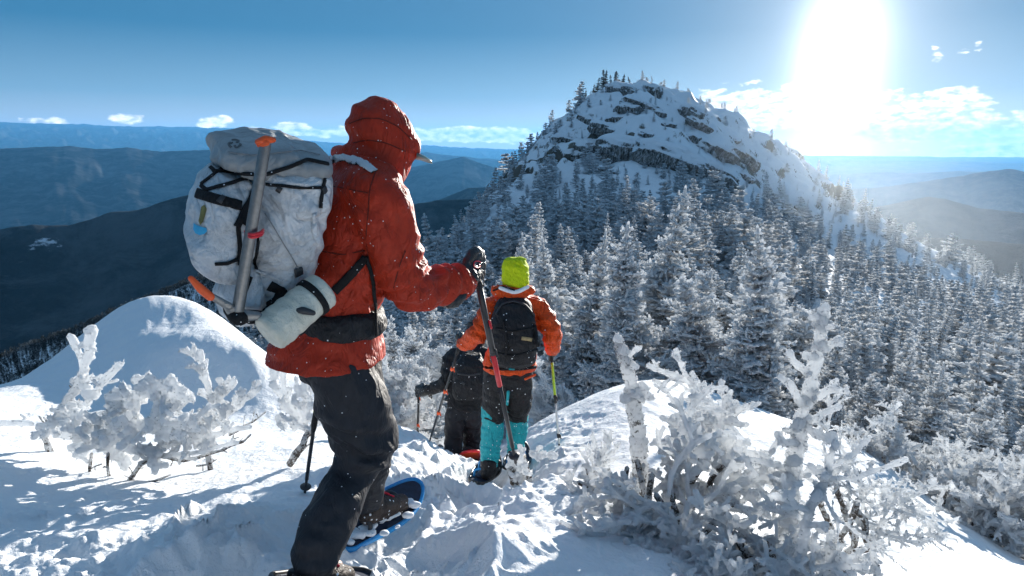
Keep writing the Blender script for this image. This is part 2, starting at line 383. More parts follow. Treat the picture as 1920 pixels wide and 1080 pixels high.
# ------------------------------------------------------------------ far hills (real kilometres away)
def ridge_z(pts, D):
    a = []; s = []
    for (px, py) in pts:
        p = at(px, py, 1); a.append(math.atan2(p.x, p.y)); s.append(p.z / math.hypot(p.x, p.y) * D)
    return np.array(a), np.array(s)
RIDGES = [  # name, distance, width factor of the slope, skyline in photo pixels
 ('dark', 1900, 560, .42, [(-600, 470), (-200, 430), (0, 428), (60, 420), (130, 421), (170, 410), (207, 396), (259, 392), (320, 372), (380, 358), (480, 362), (640, 376), (760, 384), (820, 374), (890, 372), (930, 385), (1100, 430), (1500, 470), (1700, 442), (1800, 446), (1920, 456), (2400, 500)]),
 ('spur', 3800, 900, .30, [(-600, 520), (0, 500), (600, 470), (830, 372), (880, 352), (930, 350), (1000, 372), (1300, 450), (1600, 396), (1680, 380), (1740, 368), (1775, 373), (1830, 388), (1920, 398), (2400, 450)]),
 ('near_blue', 9000, 2200, .2, [(-600, 284), (0, 278), (80, 275), (130, 274), (180, 279), (240, 277), (300, 284), (430, 279), (620, 292), (740, 320), (800, 308), (850, 297), (868, 294), (890, 302), (930, 315), (1000, 332), (1400, 360), (1640, 352), (1720, 342), (1800, 330), (1860, 320), (1890, 316), (1905, 318), (1960, 332), (2400, 360)]),
 ('mid_blue', 16000, 3000, .16, [(-600, 300), (0, 300), (400, 300), (600, 298), (760, 292), (800, 284), (820, 288), (900, 296), (1000, 300), (1500, 330), (1640, 322), (1720, 324), (1800, 320), (2400, 330)]),
 ('far_blue', 30000, 4500, .10, [(-600, 226), (0, 228), (60, 231), (150, 232), (220, 236), (350, 237), (440, 240), (500, 252), (560, 262), (700, 272), (800, 272), (900, 278), (1000, 280), (1300, 296), (1650, 300), (1800, 303), (1920, 306), (2400, 310)]),
]
fa = np.concatenate([np.linspace(-180, -50, 50, endpoint=False), np.linspace(-50, 50, 900, endpoint=False), np.linspace(50, 180, 50, endpoint=False)]) * math.pi / 180
fr = np.exp(np.linspace(math.log(330), math.log(48000), 620))
A2, R2 = np.meshgrid(fa, fr); X2 = np.sin(A2) * R2; Y2 = np.cos(A2) * R2
Z2 = -780 + 60 * fbm(X2 / 2500, Y2 / 2500, s=61, o=5) + 35 * fbm(X2 / 600, Y2 / 600, s=66, o=3)
Z2 = np.where(R2 < 1400, -215 - (R2 - 330) * .45, Z2)
for (nm, D, wd, sl_, pts) in RIDGES:
    ra, rz = ridge_z(pts, D)
    top = np.interp(A2, ra, rz)
    top = top + D * .0011 * fbm(A2 * 90, np.log(R2) * 14, s=71, o=4)
    gul = fbm(A2 * (D / 260), R2 / 900, s=73, o=5)
    dist = np.abs(R2 - D * (1 + .0 * A2))
    zr = top - sl_ * dist * (1 + .5 * gul * np.clip(dist / wd, 0, 1)) + np.clip(dist / wd, 0, 1) * wd * .11 * gul
    Z2 = np.maximum(Z2, zr)
V = np.stack([X2.ravel(), Y2.ravel(), Z2.ravel()], 1)
na, nr = len(fa), len(fr)
i = np.arange(nr - 1)[:, None] * na; j = np.arange(na)[None]; j1 = (j + 1) % na
F = np.stack([(i + j), (i + na + j), (i + na + j1), (i + j1)], -1).reshape(-1, 4)
me = mesh_quads('hills', V, F)
m, nt, b = newmat('forest_hills')
geo = nt.nodes.new('ShaderNodeNewGeometry'); pos = geo.outputs['Position']
n1 = nd(nt, 'ShaderNodeTexNoise', Scale=.0016, Detail=8, Roughness=.7); nt.links.new(pos, n1.inputs['Vector'])
n2 = nd(nt, 'ShaderNodeTexNoise', Scale=.05, Detail=5, Roughness=.8); nt.links.new(pos, n2.inputs['Vector'])
n3 = nd(nt, 'ShaderNodeTexNoise', Scale=.0065, Detail=8, Roughness=.72); nt.links.new(pos, n3.inputs['Vector'])
c = ramp(nt, n1.outputs[0], [(.38, (.006, .009, .010)), (.5, (.017, .021, .023)), (.62, (.06, .064, .068))]).outputs[0]
n4 = nd(nt, 'ShaderNodeTexNoise', Scale=.0055, Detail=9, Roughness=.78, Distortion=.5); nt.links.new(pos, n4.inputs['Vector'])
c = mix(nt, ramp(nt, n4.outputs[0], [(.47, G(0)), (.62, G(.75))]).outputs[0], c, (.075, .08, .085))
c = mix(nt, ramp(nt, n2.outputs[0], [(.5, G(0)), (.75, G(.3))]).outputs[0], c, (.07, .078, .085))
sepp = nt.nodes.new('ShaderNodeSeparateXYZ'); nt.links.new(pos, sepp.inputs[0])
# bare snowy ledges on the nearer ridge crest, frozen ponds and clearings lower down
hi = ramp(nt, math_(nt, 'DIVIDE', math_(nt, 'ADD', sepp.outputs[2], 300.0), 400.0), [(.0, G(0)), (.12, G(0)), (.22, G(1)), (.75, G(1)), (.8, G(0))]).outputs[0]
patch = math_(nt, 'MULTIPLY', ramp(nt, n3.outputs[0], [(.655, G(0)), (.69, G(1))]).outputs[0], hi)
patch2 = ramp(nt, n3.outputs[0], [(.73, G(0)), (.76, G(.5))]).outputs[0]
c = mix(nt, math_(nt, 'MAXIMUM', patch, patch2), c, (.6, .62, .66))
nt.links.new(c, b.inputs['Base Color']); b.inputs['Roughness'].default_value = .95; b.inputs['Specular IOR Level'].default_value = 0
bump(nt, b, n2.outputs[0], 6)
g = link('hills', me, m); meta(g, kind='structure')

# ------------------------------------------------------------------ air
def hazebox(name, x0, x1, y0, y1, z0, z1, col, dens, anis):
    V = [(x, y, z) for x in (x0, x1) for y in (y0, y1) for z in (z0, z1)]
    F = [(0, 1, 3, 2), (4, 6, 7, 5), (0, 4, 5, 1), (2, 3, 7, 6), (0, 2, 6, 4), (1, 5, 7, 3)]
    m, nt, b = newmat(name); nt.nodes.remove(b)
    v = nt.nodes.new('ShaderNodeVolumePrincipled'); v.inputs['Color'].default_value = (*col, 1); v.inputs['Density'].default_value = dens; v.inputs['Anisotropy'].default_value = anis
    nt.links.new(v.outputs[0], nt.nodes['Material Output'].inputs['Volume'])
    o = link(name, mesh_py(name, V, F), m, shade=False); meta(o, kind='stuff'); return o
ztop = float(max(Z2.max(), 30)) + 60
hazebox('haze', -49000, 49000, -49000, 49000, float(min(Z2.min(), -900)) - 1, ztop, (.14, .50, 1.0), 2.7e-5, .22)
n, mN = 28, 16
u = np.linspace(0, 2 * math.pi, n, endpoint=False); v = np.linspace(.001, math.pi - .001, mN); U, Vv = np.meshgrid(u, v)
V = np.stack([np.cos(U) * np.sin(Vv), np.sin(U) * np.sin(Vv), np.cos(Vv)], -1).reshape(-1, 3)
i = np.arange(mN - 1)[:, None] * n; j = np.arange(n)[None]; j1 = (j + 1) % n
o = link('drifting_snow', mesh_quads('drifting_snow', V, np.stack([i + j, i + n + j, i + n + j1, i + j1], -1).reshape(-1, 4)))  # added scattering ellipsoid, veils the right ridge with sun glare
o.scale = (46, 50, 22); o.location = (56, 100, -14); o.rotation_euler = (0, .30, -.2)
m, nt, b = newmat('drifting_snow'); nt.nodes.remove(b); v = nt.nodes.new('ShaderNodeVolumePrincipled')
v.inputs['Color'].default_value = (.80, .90, 1, 1); v.inputs['Anisotropy'].default_value = .8
tc_ = nt.nodes.new('ShaderNodeTexCoord'); ln = nd(nt, 'ShaderNodeVectorMath', operation='LENGTH'); nt.links.new(tc_.outputs['Object'], ln.inputs[0])
q_ = math_(nt, 'SUBTRACT', 1.0, math_(nt, 'MULTIPLY', ln.outputs['Value'], ln.outputs['Value']), clamp=True)
nt.links.new(math_(nt, 'MULTIPLY', math_(nt, 'MULTIPLY', q_, q_), .0011), v.inputs['Density'])
nt.links.new(v.outputs[0], nt.nodes['Material Output'].inputs['Volume']); o.data.materials.append(m)
meta(o, 'added thin scattering veil over the right shoulder of the peak, imitating sun glare', 'blowing snow', kind='stuff')
# ------------------------------------------------------------------ rime-covered spruces
def rime_mat(name, white=.55, base=(.075, .085, .08), sc=22, hi=(.84, .86, .88), trans=.6):
    """rime ice over bark and needles: thick on top and in clumps, bare bark showing below and between"""
    m, nt, b = newmat(name)
    tc = nt.nodes.new('ShaderNodeTexCoord'); geo = nt.nodes.new('ShaderNodeNewGeometry')
    sp = nt.nodes.new('ShaderNodeSeparateXYZ'); nt.links.new(geo.outputs['Normal'], sp.inputs[0])
    n = nd(nt, 'ShaderNodeTexNoise', Scale=sc, Detail=5, Roughness=.7); nt.links.new(tc.outputs['Object'], n.inputs['Vector'])
    n2 = nd(nt, 'ShaderNodeTexNoise', Scale=sc * .12, Detail=2); nt.links.new(tc.outputs['Object'], n2.inputs['Vector'])
    v = math_(nt, 'ADD', math_(nt, 'MULTIPLY', sp.outputs[2], .16), n.outputs[0])
    v = math_(nt, 'ADD', v, math_(nt, 'MULTIPLY', math_(nt, 'SUBTRACT', n2.outputs[0], .5), .35))
    f = ramp(nt, v, [(white - .13, G(0)), (white - .04, G(1))]).outputs[0]
    dark = ramp(nt, n.outputs[0], [(.3, tuple(c * .6 for c in base)), (.7, tuple(c * 1.6 for c in base))]).outputs[0]
    nt.links.new(mix(nt, f, dark, hi), b.inputs['Base Color'])
    b.inputs['Roughness'].default_value = .8; b.inputs['Specular IOR Level'].default_value = .1
    bump(nt, b, n.outputs[0], .02)
    if trans:   # rime ice lets some of the light through
        tr = nt.nodes.new('ShaderNodeBsdfTranslucent'); tr.inputs[0].default_value = (.86, .88, .90, 1)
        ms = nt.nodes.new('ShaderNodeMixShader'); nt.links.new(math_(nt, 'MULTIPLY', math_(nt, 'ADD', math_(nt, 'MULTIPLY', f, .8), .2), trans), ms.inputs[0])
        nt.links.new(b.outputs[0], ms.inputs[1]); nt.links.new(tr.outputs[0], ms.inputs[2]); nt.links.new(ms.outputs[0], nt.nodes['Material Output'].inputs['Surface'])
    return m
M_RIME = rime_mat('rime_on_needles', .34, sc=9)
M_RIME_NEAR = rime_mat('thick_rime_on_needles', .34, sc=16)
M_RIME_FAR = rime_mat('frosted_needles', .34, sc=3.5)
M_TRUNK = rime_mat('frosted_bark', .56, (.07, .055, .045), 26)
M_DARKTREE = rime_mat('dark_needles_light_frost', .66, (.03, .045, .04), 8)
M_ICE = rime_mat('thick_rime', .36, (.09, .07, .055), 34)

def seg_mesh(P0, P1, R0, R1, sides=4, tip=True):
    """one closed tapered prism per segment; arrays -> V, F"""
    P0 = np.asarray(P0, float); P1 = np.asarray(P1, float); R0 = np.asarray(R0, float); R1 = np.asarray(R1, float)
    n = len(P0); d = P1 - P0; L = np.linalg.norm(d, axis=1, keepdims=True) + 1e-9; d = d / L
    up = np.where(np.abs(d[:, 2:3]) > .9, [[1., 0, 0]], [[0., 0, 1]])
    u = np.cross(d, up); u /= np.linalg.norm(u, axis=1, keepdims=True); v = np.cross(d, u)
    a = np.arange(sides) * 2 * math.pi / sides + math.pi / 4
    ring = u[:, None] * np.cos(a)[None, :, None] + v[:, None] * np.sin(a)[None, :, None]
    A = P0[:, None] + ring * R0[:, None, None]; B = P1[:, None] + ring * R1[:, None, None]
    s0 = P0 - d * R0[:, None] * .5; s1 = P1 + d * R1[:, None] * .9
    V = np.concatenate([A, B, s0[:, None], s1[:, None]], 1).reshape(-1, 3)
    k = np.arange(sides); k1 = (k + 1) % sides
    q = np.stack([k, k1, k1 + sides, k + sides], 1)
    t0 = np.stack([k1, k, np.full(sides, 2 * sides), np.full(sides, 2 * sides)], 1)
    t1 = np.stack([k + sides, k1 + sides, np.full(sides, 2 * sides + 1), np.full(sides, 2 * sides + 1)], 1)
    off = (np.arange(n) * (2 * sides + 2))[:, None, None]
    Q = (q[None] + off).reshape(-1, 4); T = (np.concatenate([t0, t1])[None, :, :3] + off).reshape(-1, 3)
    return V, Q, T

def mesh_qt(name, V, Q, T):
    me = bpy.data.meshes.new(name)
    V = np.ascontiguousarray(V, np.float32)
    me.vertices.add(len(V)); me.vertices.foreach_set('co', V.ravel())
    nl = Q.size + T.size; me.loops.add(nl)
    me.loops.foreach_set('vertex_index', np.concatenate([Q.ravel(), T.ravel()]).astype(np.int32))
    me.polygons.add(len(Q) + len(T))
    me.polygons.foreach_set('loop_start', np.concatenate([np.arange(len(Q)) * 4, Q.size + np.arange(len(T)) * 3]).astype(np.int32))
    me.update(calc_edges=True)
    me.polygons.foreach_set('use_smooth', np.ones(len(me.polygons), bool))
    return me

def spruce(h, rad, rng, lod=0, lean=0.0, bare=0.0, flag=0.0, top=.0, form=.75):
    """skeleton of a subalpine spruce loaded with rime. lod 0 near .. 3 far.  returns trunk segs, crown segs"""
    T, C = [], []      # (p0, p1, r0, r1)
    n = 10
    def axis(t):
        return np.array([lean * h * t * t + .03 * h * math.sin(t * 5 + lean * 9), .02 * h * math.sin(t * 4), h * t])
    tr = .022 * h
    for i in range(n):
        a, b = i / n, (i + 1) / n
        T.append((axis(a) - (np.array([0, 0, .25]) if i == 0 else 0), axis(b), tr * (1 - a) + .02, tr * (1 - b) + .018))
    dz = [.13, .17, .22, .34][lod] * (h / 4) ** .3
    z = bare * h + .1
    rr = [.028, .042, .062, .10][lod]
    while z < h * .985:
        t = z / h
        Lm = rad * ((1 - t) ** form * .93 + .07) * rng.uniform(.7, 1.15)
        nb = [8, 7, 6, 5][lod] if t < .85 else 4
        a0 = rng.uniform(0, 6.28)
        for k in range(nb):
            if rng.random() < .1: continue
            a = a0 + k * 6.283 / nb + rng.uniform(-.35, .35)
            L = Lm * rng.uniform(.55, 1.2) * (1 + flag * math.cos(a))
            if L < .08: L = .08
            p = axis(t); droop = rng.uniform(-.35, .12) if t < .7 else rng.uniform(.0, .7)
            d = np.array([math.cos(a), math.sin(a), droop]); d /= np.linalg.norm(d)
            q = p + d * L * .55; d2 = d + np.array([0, 0, rng.uniform(-.1, .45)]); d2 /= np.linalg.norm(d2); e = q + d2 * L * .45
            th = rr * rng.uniform(.8, 1.4)
            C.append((p, q, th * 1.1, th)); C.append((q, e, th, th * .75))
            step = [.085, .12, .2, .42][lod]
            m = max(1, int(L / step))
            side = np.cross(d, [0, 0, 1.]); side /= np.linalg.norm(side) + 1e-9
            for w in range(m):
                s = (w + .6 + rng.uniform(-.2, .2)) / m
                o = p + (q - p) * (s / .55) if s < .55 else q + (e - q) * ((s - .55) / .45)
                for sg in (-1, 1):
                    if rng.random() < .18: continue
                    tl = (1 - s * .72) * L * rng.uniform(.28, .5) + .04
                    td = d * rng.uniform(.35, .8) + side * sg + np.array([0, 0, rng.uniform(-.25, .5)]); td /= np.linalg.norm(td)
                    tip = o + td * tl
                    C.append((o, tip, th * rng.uniform(.8, 1.1), th * rng.uniform(.55, .95)))
                    if lod == 0 and tl > .14:
                        for x in range(int(tl / .075)):
                            oo = o + (tip - o) * rng.uniform(.3, 1); tt = td + np.array([rng.uniform(-1, 1), rng.uniform(-1, 1), rng.uniform(-.2, .9)]) * .9
                            tt /= np.linalg.norm(tt); C.append((oo, oo + tt * rng.uniform(.04, .09), th * .75, th * .6))
                if rng.random() < .35:
                    C.append((o, o + np.array([rng.uniform(-.04, .04), rng.uniform(-.04, .04), rng.uniform(.04, .12)]), th, th * .7))
        z += dz * rng.uniform(.75, 1.25)
    # rimed leader
    C.append((axis(.9), axis(1.0), .03 + rr * .6, .02 + rr * .4)); C.append((axis(1.0), axis(1.0) + np.array([.01, 0, .015 * h + top]), .02 + rr * .5, rr * .6))
    return T, C

def segs_to(name, S, sides):
    P0 = np.array([s[0] for s in S]); P1 = np.array([s[1] for s in S]); a = np.array([s[2] for s in S]); b = np.array([s[3] for s in S])
    return seg_mesh(P0, P1, a, b, sides)

def tree_proto(idx, h, rad, seed, lod, matc, **kw):
    rng = random.Random(seed)
    T, C = spruce(h, rad, rng, lod, **kw)
    mt = mesh_qt('trunk', *segs_to('t', T, 7)); mc = mesh_qt('crown', *segs_to('c', C, 5 if lod == 0 else 4))
    mt.materials.append(M_TRUNK); mc.materials.append(matc)
    return mt, mc, h

NEARP = [tree_proto(0, 4.2, 1.05, 101, 0, M_RIME_NEAR, form=.8), tree_proto(1, 4.4, .95, 102, 0, M_RIME_NEAR, lean=.03, form=.9), tree_proto(2, 3.4, 1.15, 103, 0, M_RIME_NEAR, lean=-.08, flag=.3, form=.6),
         tree_proto(3, 3.0, .9, 104, 0, M_RIME_NEAR, lean=.12, flag=-.3, form=.55, bare=.1)]
MIDP = [tree_proto(5, 2.6, .75, 116, 1, M_RIME, form=.35), tree_proto(6, 4.6, .6, 117, 1, M_RIME, form=1.1, lean=-.05), tree_proto(0, 4.0, .85, 111, 1, M_RIME, form=.8), tree_proto(1, 4.0, .7, 112, 1, M_RIME, form=.65, lean=.04), tree_proto(2, 3.6, 1.0, 113, 1, M_RIME, form=.7, lean=-.1, flag=.35), tree_proto(3, 4.2, .75, 114, 1, M_RIME, form=.9), tree_proto(4, 3.0, .9, 115, 1, M_RIME, form=.5, lean=.1)]
FARP = [tree_proto(4, 2.5, .8, 125, 2, M_RIME_FAR, form=.32, lean=.1), tree_proto(5, 4.4, .7, 126, 2, M_RIME_FAR, form=1.1), tree_proto(0, 4.0, .8, 121, 2, M_RIME_FAR, form=.8), tree_proto(1, 4.0, .65, 122, 2, M_RIME_FAR, form=.6), tree_proto(2, 3.4, .95, 123, 2, M_RIME_FAR, form=.6, lean=-.08), tree_proto(3, 3.0, 1.0, 124, 2, M_RIME_FAR, form=.5)]
DARKP = [tree_proto(0, 4.0, .8, 131, 2, M_DARKTREE, form=.7), tree_proto(1, 4.2, .7, 132, 2, M_DARKTREE, form=.8)]

def put_tree(proto, x, y, h, rot, label, group, name='frosted_spruce', z=None, wide=1.0):
    mt, mc, ph = proto
    if z is None: z = gz(x, y)
    e = empty(name, (x, y, z)); s = h / ph; e.scale = (s * wide, s * wide, s); e.rotation_euler = (math.sin(rot * 7) * .11, math.cos(rot * 5) * .11, rot)
    meta(e, label, 'spruce tree' if 'spruce' in name else 'tree', group)
    for nm, me in (('trunk', mt), ('crown', mc)):
        o = bpy.data.objects.new(nm, me); COL.objects.link(o); o.parent = e
    return e

# ---- hand-placed near trees (photo position of the foot, distance, height) ----
NEAR_TREES = [  # px, Y, height, proto, rot, label
 (1155, 12.5, 4.1, 0, .3, 'broad frosted spruce with dark shaded lower boughs right of the orange hiker'),
 (1105, 15.0, 4.4, 1, 1.3, 'frosted spruce with thick snowy boughs close to the right of the yellow hat'),
 (1205, 16.5, 5.4, 1, 2.0, 'tallest slim frosted spruce in front of the peak, its top under the rock ledge'),
 (1040, 19.0, 4.6, 0, 2.6, 'pale frosted spruce rising right behind the yellow hat'),
 (1000, 24.0, 4.9, 1, .8, 'slim frosted spruce with a bent tip left above the yellow hat'),
 (1330, 10.6, 2.6, 2, .6, 'spreading rime covered spruce behind the frosty finger branch'),
 (1420, 9.6, 3.1, 0, 4.0, 'bushy rime crusted spruce with several pale tips left of the leaning snag'),
 (1385, 12.5, 3.3, 3, 5.0, 'leaning rime covered spruce behind the bushy many tipped spruce'),
 (1270, 13.2, 3.3, 2, 3.4, 'open rimed spruce with long pale side branches between two darker spruces'),
 (775, 9.8, 1.9, 3, 2.2, 'small frosted spruce under the big hiker\'s gloved hand'),
 (745, 12.5, 2.7, 0, .9, 'frosted spruce whose top shows between the red sleeve and the dark hiker'),
 (820, 14.5, 2.9, 1, 5.2, 'frosted spruce standing under the black glove of the big hiker'),
 (880, 20.0, 3.6, 0, 1.1, 'frosted spruce left of the yellow hat below the snowfield'),
 (1620, 9.2, 1.4, 3, 2.0, 'low frosted spruce with a flat crown at the edge of the right snow slope'),
 (1690, 8.6, 1.3, 2, 1.0, 'small spreading rime covered spruce below the right snow edge'),
 (1760, 8.4, 1.9, 0, 2.9, 'bright rimed spruce with pointed top right of the snow slope'),
 (1850, 7.6, 1.5, 3, 4.1, 'bushy rimed spruce at the right edge above the snow slope'),
 (1930, 6.9, 1.5, 2, 5.0, 'pale rimed spruce cut by the right edge of the picture'),
 (1560, 11.5, 2.6, 1, 2.2, 'slim rimed spruce directly behind the leaning snag'),
 (1490, 13.0, 2.9, 3, .4, 'ragged rimed spruce left of the leaning snag top'),
 (1660, 12.5, 2.6, 0, 1.9, 'dark centred frosted spruce in the hollow right of the snag'),
 (1780, 12.0, 2.4, 1, 3.9, 'slim frosted spruce standing alone in the forest at the right'),
 (1880, 10.5, 2.3, 2, 2.5, 'broad rimed spruce near the right edge halfway up the picture'),
]
placed = []
for (px, Y, h, pi, rot, lab) in NEAR_TREES:
    x = at(px, 700, Y).x
    put_tree(NEARP[pi], x, Y, h, rot, lab, 'large frosted spruces near the trail')
    placed.append((x, Y, .7))

# ---- scattered forest ----
rng = np.random.default_rng(11)
N = 26000
a = rng.uniform(R(-42), R(44), N); l = rng.uniform(math.log(9.5), math.log(150), N) ** 1.0
keep_r = np.exp(l); x = np.sin(a) * keep_r; y = np.cos(a) * keep_r
# thin to an even density on the ground
dn = np.minimum(1, (keep_r / 60) ** 1.6 + .08); k = rng.random(N) < dn
x, y, r_, a = x[k], y[k], keep_r[k], a[k]
z = height(x, y)
px, py = proj(x, y, z)
def inside(px, py, poly):
    c = np.zeros(len(px), bool); n = len(poly)
    for i in range(n):
        x0, y0 = poly[i]; x1, y1 = poly[(i + 1) % n]
        t = ((y0 > py) != (y1 > py)) & (px < (x1 - x0) * (py - y0) / (y1 - y0 + 1e-9) + x0)
        c ^= t
    return c
far = r_ > 60
bare = far & inside(px, py, [(1085, 262), (1110, 200), (1150, 165), (1200, 150), (1260, 165), (1330, 200), (1420, 262), (1500, 300), (1560, 370), (1480, 400), (1420, 400), (1340, 345), (1290, 328), (1200, 318), (1120, 325), (1090, 350), (1075, 400), (1050, 420), (1045, 360), (1065, 320)])
bare2 = far & inside(px, py, [(900, 440), (960, 380), (1010, 400), (1000, 450), (930, 500), (880, 500)])
bare3 = far & inside(px, py, [(1040, 470), (1075, 480), (1080, 540), (1050, 560)])
bare4 = far & inside(px, py, [(1330, 340), (1420, 390), (1430, 405), (1330, 372)])
u = rng.random(len(x))
clump = fbm(x * .12, y * .12, s=91, o=2)
keep = ~(bare & (u > .27 + .5 * (clump > .15))) & ~(bare2 & (u > .5)) & ~(bare3 & (u > .2)) & ~(bare4 & (u > .25))
keep &= ~((clump < -.42) & (r_ > 25) & (u > .35))
# the snowy near ground stays open
near_open = (r_ < 13) & ((px < 1250) | (py < 10))
keep &= ~near_open
keep &= ~((r_ < 11.0) & (px < 1560)) 
keep &= ~((px < 720) & (r_ < 60))
x, y, z, r_, px, py = x[keep], y[keep], z[keep], r_[keep], px[keep], py[keep]
# poisson-like thinning
order = rng.permutation(len(x)); cell = {}; sel = []
for i in order:
    # min spacing grows with distance
    sp = .95 if r_[i] < 30 else (1.25 if r_[i] < 80 else 1.5)
    if any((x[i] - q[0]) ** 2 + (y[i] - q[1]) ** 2 < q[2] ** 2 for q in placed): continue
    cx, cy_ = int(math.floor(x[i] / sp)), int(math.floor(y[i] / sp)); ok = True
    for dx in (-1, 0, 1):
        for dy in (-1, 0, 1):
            for q in cell.get((cx + dx, cy_ + dy), ()):
                if (x[i] - x[q]) ** 2 + (y[i] - y[q]) ** 2 < sp * sp: ok = False; break
            if not ok: break
        if not ok: break
    if ok: cell.setdefault((cx, cy_), []).append(i); sel.append(i)
sel = np.array(sel); x, y, z, r_, px, py = x[sel], y[sel], z[sel], r_[sel], px[sel], py[sel]
hh = (1.0 + 2.9 * rng.random(len(x)) ** 1.3) * np.where(rng.random(len(x)) < .2, 1.25, 1) * (1 + .35 * fbm(x * .08, y * .08, s=93, o=2))
hh = np.where(px > 1480, hh * .80, hh); hh = np.where(inside(px, py, [(1085, 215), (1120, 120), (1300, 120), (1480, 240), (1570, 380), (1400, 350), (1250, 325), (1110, 315), (1085, 280)]), hh * .36, hh * np.where((px < 1085) & (py < 330), .62, 1))
hh = np.where(r_ < 16, hh * .75, hh)
# only what a viewer near the trail could see
hs, haz, HZ = HGRID
def visible(x, y, top):
    a = np.arctan2(x, y); l = np.log(np.hypot(x, y)); s = top / np.hypot(x, y)
    run = np.maximum.accumulate(HZ / np.exp(hs)[:, None], 0)
    ia = np.clip(np.searchsorted(haz, a), 0, len(haz) - 1); il = np.clip(np.searchsorted(hs, l) - 1, 0, len(hs) - 1)
    return s - run[il, ia]
vis = visible(x, y, z + hh)
k = (vis > -.01) & (px > -80) & (px < 2000)
x, y, z, r_, px, py, hh, vis = x[k], y[k], z[k], r_[k], px[k], py[k], hh[k], vis[k]
print('trees', len(x))
size = np.clip(vis, 0, hh / r_) * FPX
rank = np.argsort(-size)
cap = 270
def zone(px, py, r):
    if py < 330: return ('small frosted spruce high on the snowy flank of the peak among the ledges', 'stunted spruces on the rocky upper peak')
    if px < 900: return ('frosted spruce on the steep left flank of the peak left of the yellow hat', 'frosted spruces on the left flank of the peak')
    if px < 1230: return ('frosted spruce in the open wood below the rocks, straight above the orange hiker', 'frosted spruces below the rock ledges')
    if px < 1500: return ('frosted spruce in the dense wood between the peak and the leaning snag', 'frosted spruces on the middle slope')
    return ('frosted spruce in the crowded wood on the right hand slope below the sun', 'frosted spruces on the right hand slope')
for i in rank[:cap]:
    P = MIDP if r_[i] < 45 else FARP
    lab, grp = zone(px[i], py[i], r_[i])
    put_tree(P[int(rng.integers(len(P)))], float(x[i]), float(y[i]), float(hh[i]), float(rng.uniform(0, 6.28)), lab, grp, z=float(z[i]) - .05, wide=float(rng.uniform(1.0, 1.5)))
# dark little conifers on the summit skyline
SUMMIT = [(1128, 176, 127, 3.2), (1137, 172, 128, 2.6), (1120, 180, 126, 2.2), (1150, 168, 128.5, 2.8), (1160, 164, 129, 3.5), (1168, 162, 129, 3.0), (1146, 170, 127, 2.0), (1181, 160, 130, 1.7), (1112, 186, 126, 1.6), (1098, 200, 126, 2.0), (1092, 204, 125, 1.7), (1074, 218, 125, 1.8), (1062, 226, 125, 1.5), (1235, 168, 132, .8), (1283, 188, 134, .9), (1440, 282, 137, 1.2), (1425, 276, 137, .9)]
SL = ['tallest dark spruce of the clump left of the summit', 'slim dark spruce inside the clump left of the summit']
for q, (sx, sy, Y, h) in enumerate(SUMMIT):
    p = at(sx, sy, Y); p.z = gz(p.x, p.y) - .1
    lab = 'dark conifer in the clump standing on the skyline just left of the summit' if 1110 < sx < 1175 else ('small dark conifer on the left shoulder skyline below the summit clump' if sx <= 1110 else 'lone stunted conifer on the skyline right of the summit clump')
    grp = 'dark conifers on the summit skyline' if 1110 < sx < 1175 else ('dark conifers on the left shoulder skyline' if sx <= 1110 else 'stunted conifers right of the summit')
    put_tree(DARKP[q % 2], p.x, p.y, h * 1.15, q * 1.7, lab, grp, name='summit_conifer', wide=1.45, z=p.z)

def merged(name, protos, xs, ys, zs, hs_, mat, group_label=None):
    """a forest too dense to count, merged as one mesh (numpy tiling of light tree meshes)"""
    Vs, Qs, Ts, off = [], [], [], 0
    r2 = np.random.default_rng(5); which = r2.integers(len(protos), size=len(xs)); rot = r2.uniform(0, 6.28, len(xs)); wd = r2.uniform(1.0, 1.5, len(xs))
    for p, (V0, Q0, T0, ph) in enumerate(protos):
        ii = np.where(which == p)[0]
        if not len(ii): continue
        s = hs_[ii] / ph; c, sn = np.cos(rot[ii]), np.sin(rot[ii])
        X = (V0[None, :, 0] * c[:, None] - V0[None, :, 1] * sn[:, None]) * (s * wd[ii])[:, None] + xs[ii][:, None]
        Y = (V0[None, :, 0] * sn[:, None] + V0[None, :, 1] * c[:, None]) * (s * wd[ii])[:, None] + ys[ii][:, None]
        Z = V0[None, :, 2] * s[:, None] + zs[ii][:, None]
        Vs.append(np.stack([X, Y, Z], -1).reshape(-1, 3))
        o = (off + np.arange(len(ii)) * len(V0))[:, None, None]
        Qs.append((Q0[None] + o).reshape(-1, 4)); Ts.append((T0[None] + o).reshape(-1, 3)); off += len(V0) * len(ii)
    me = mesh_qt(name, np.concatenate(Vs), np.concatenate(Qs), np.concatenate(Ts)); me.materials.append(mat)
    o = bpy.data.objects.new(name, me); COL.objects.link(o); meta(o, kind='stuff'); return o
def raw(h, rad, seed, lod, **kw):
    T, C = spruce(h, rad, random.Random(seed), lod, **kw); V, Q, Tt = segs_to('c', T[::3] + C, 3 if lod == 3 else 4); return V, Q, Tt, h
LOD2 = [raw(2.5, .8, 206, 2, form=.32, lean=.1), raw(4.5, .65, 207, 2, form=1.1), raw(4, .8, 201, 2, form=.8), raw(4, .65, 202, 2, form=.6), raw(3.4, .95, 203, 2, form=.55), raw(3.2, 1.0, 205, 2, form=.5, lean=.08)]
LOD3 = [raw(2.5, .85, 214, 3, form=.32), raw(4, .8, 211, 3, form=.8), raw(4, .7, 212, 3, form=.6), raw(3.2, 1.0, 213, 3, form=.5)]
rest = rank[cap:]
nr_ = rest[r_[rest] < 50]; fr_ = rest[r_[rest] >= 50]
print('stuff trees', len(nr_), len(fr_))
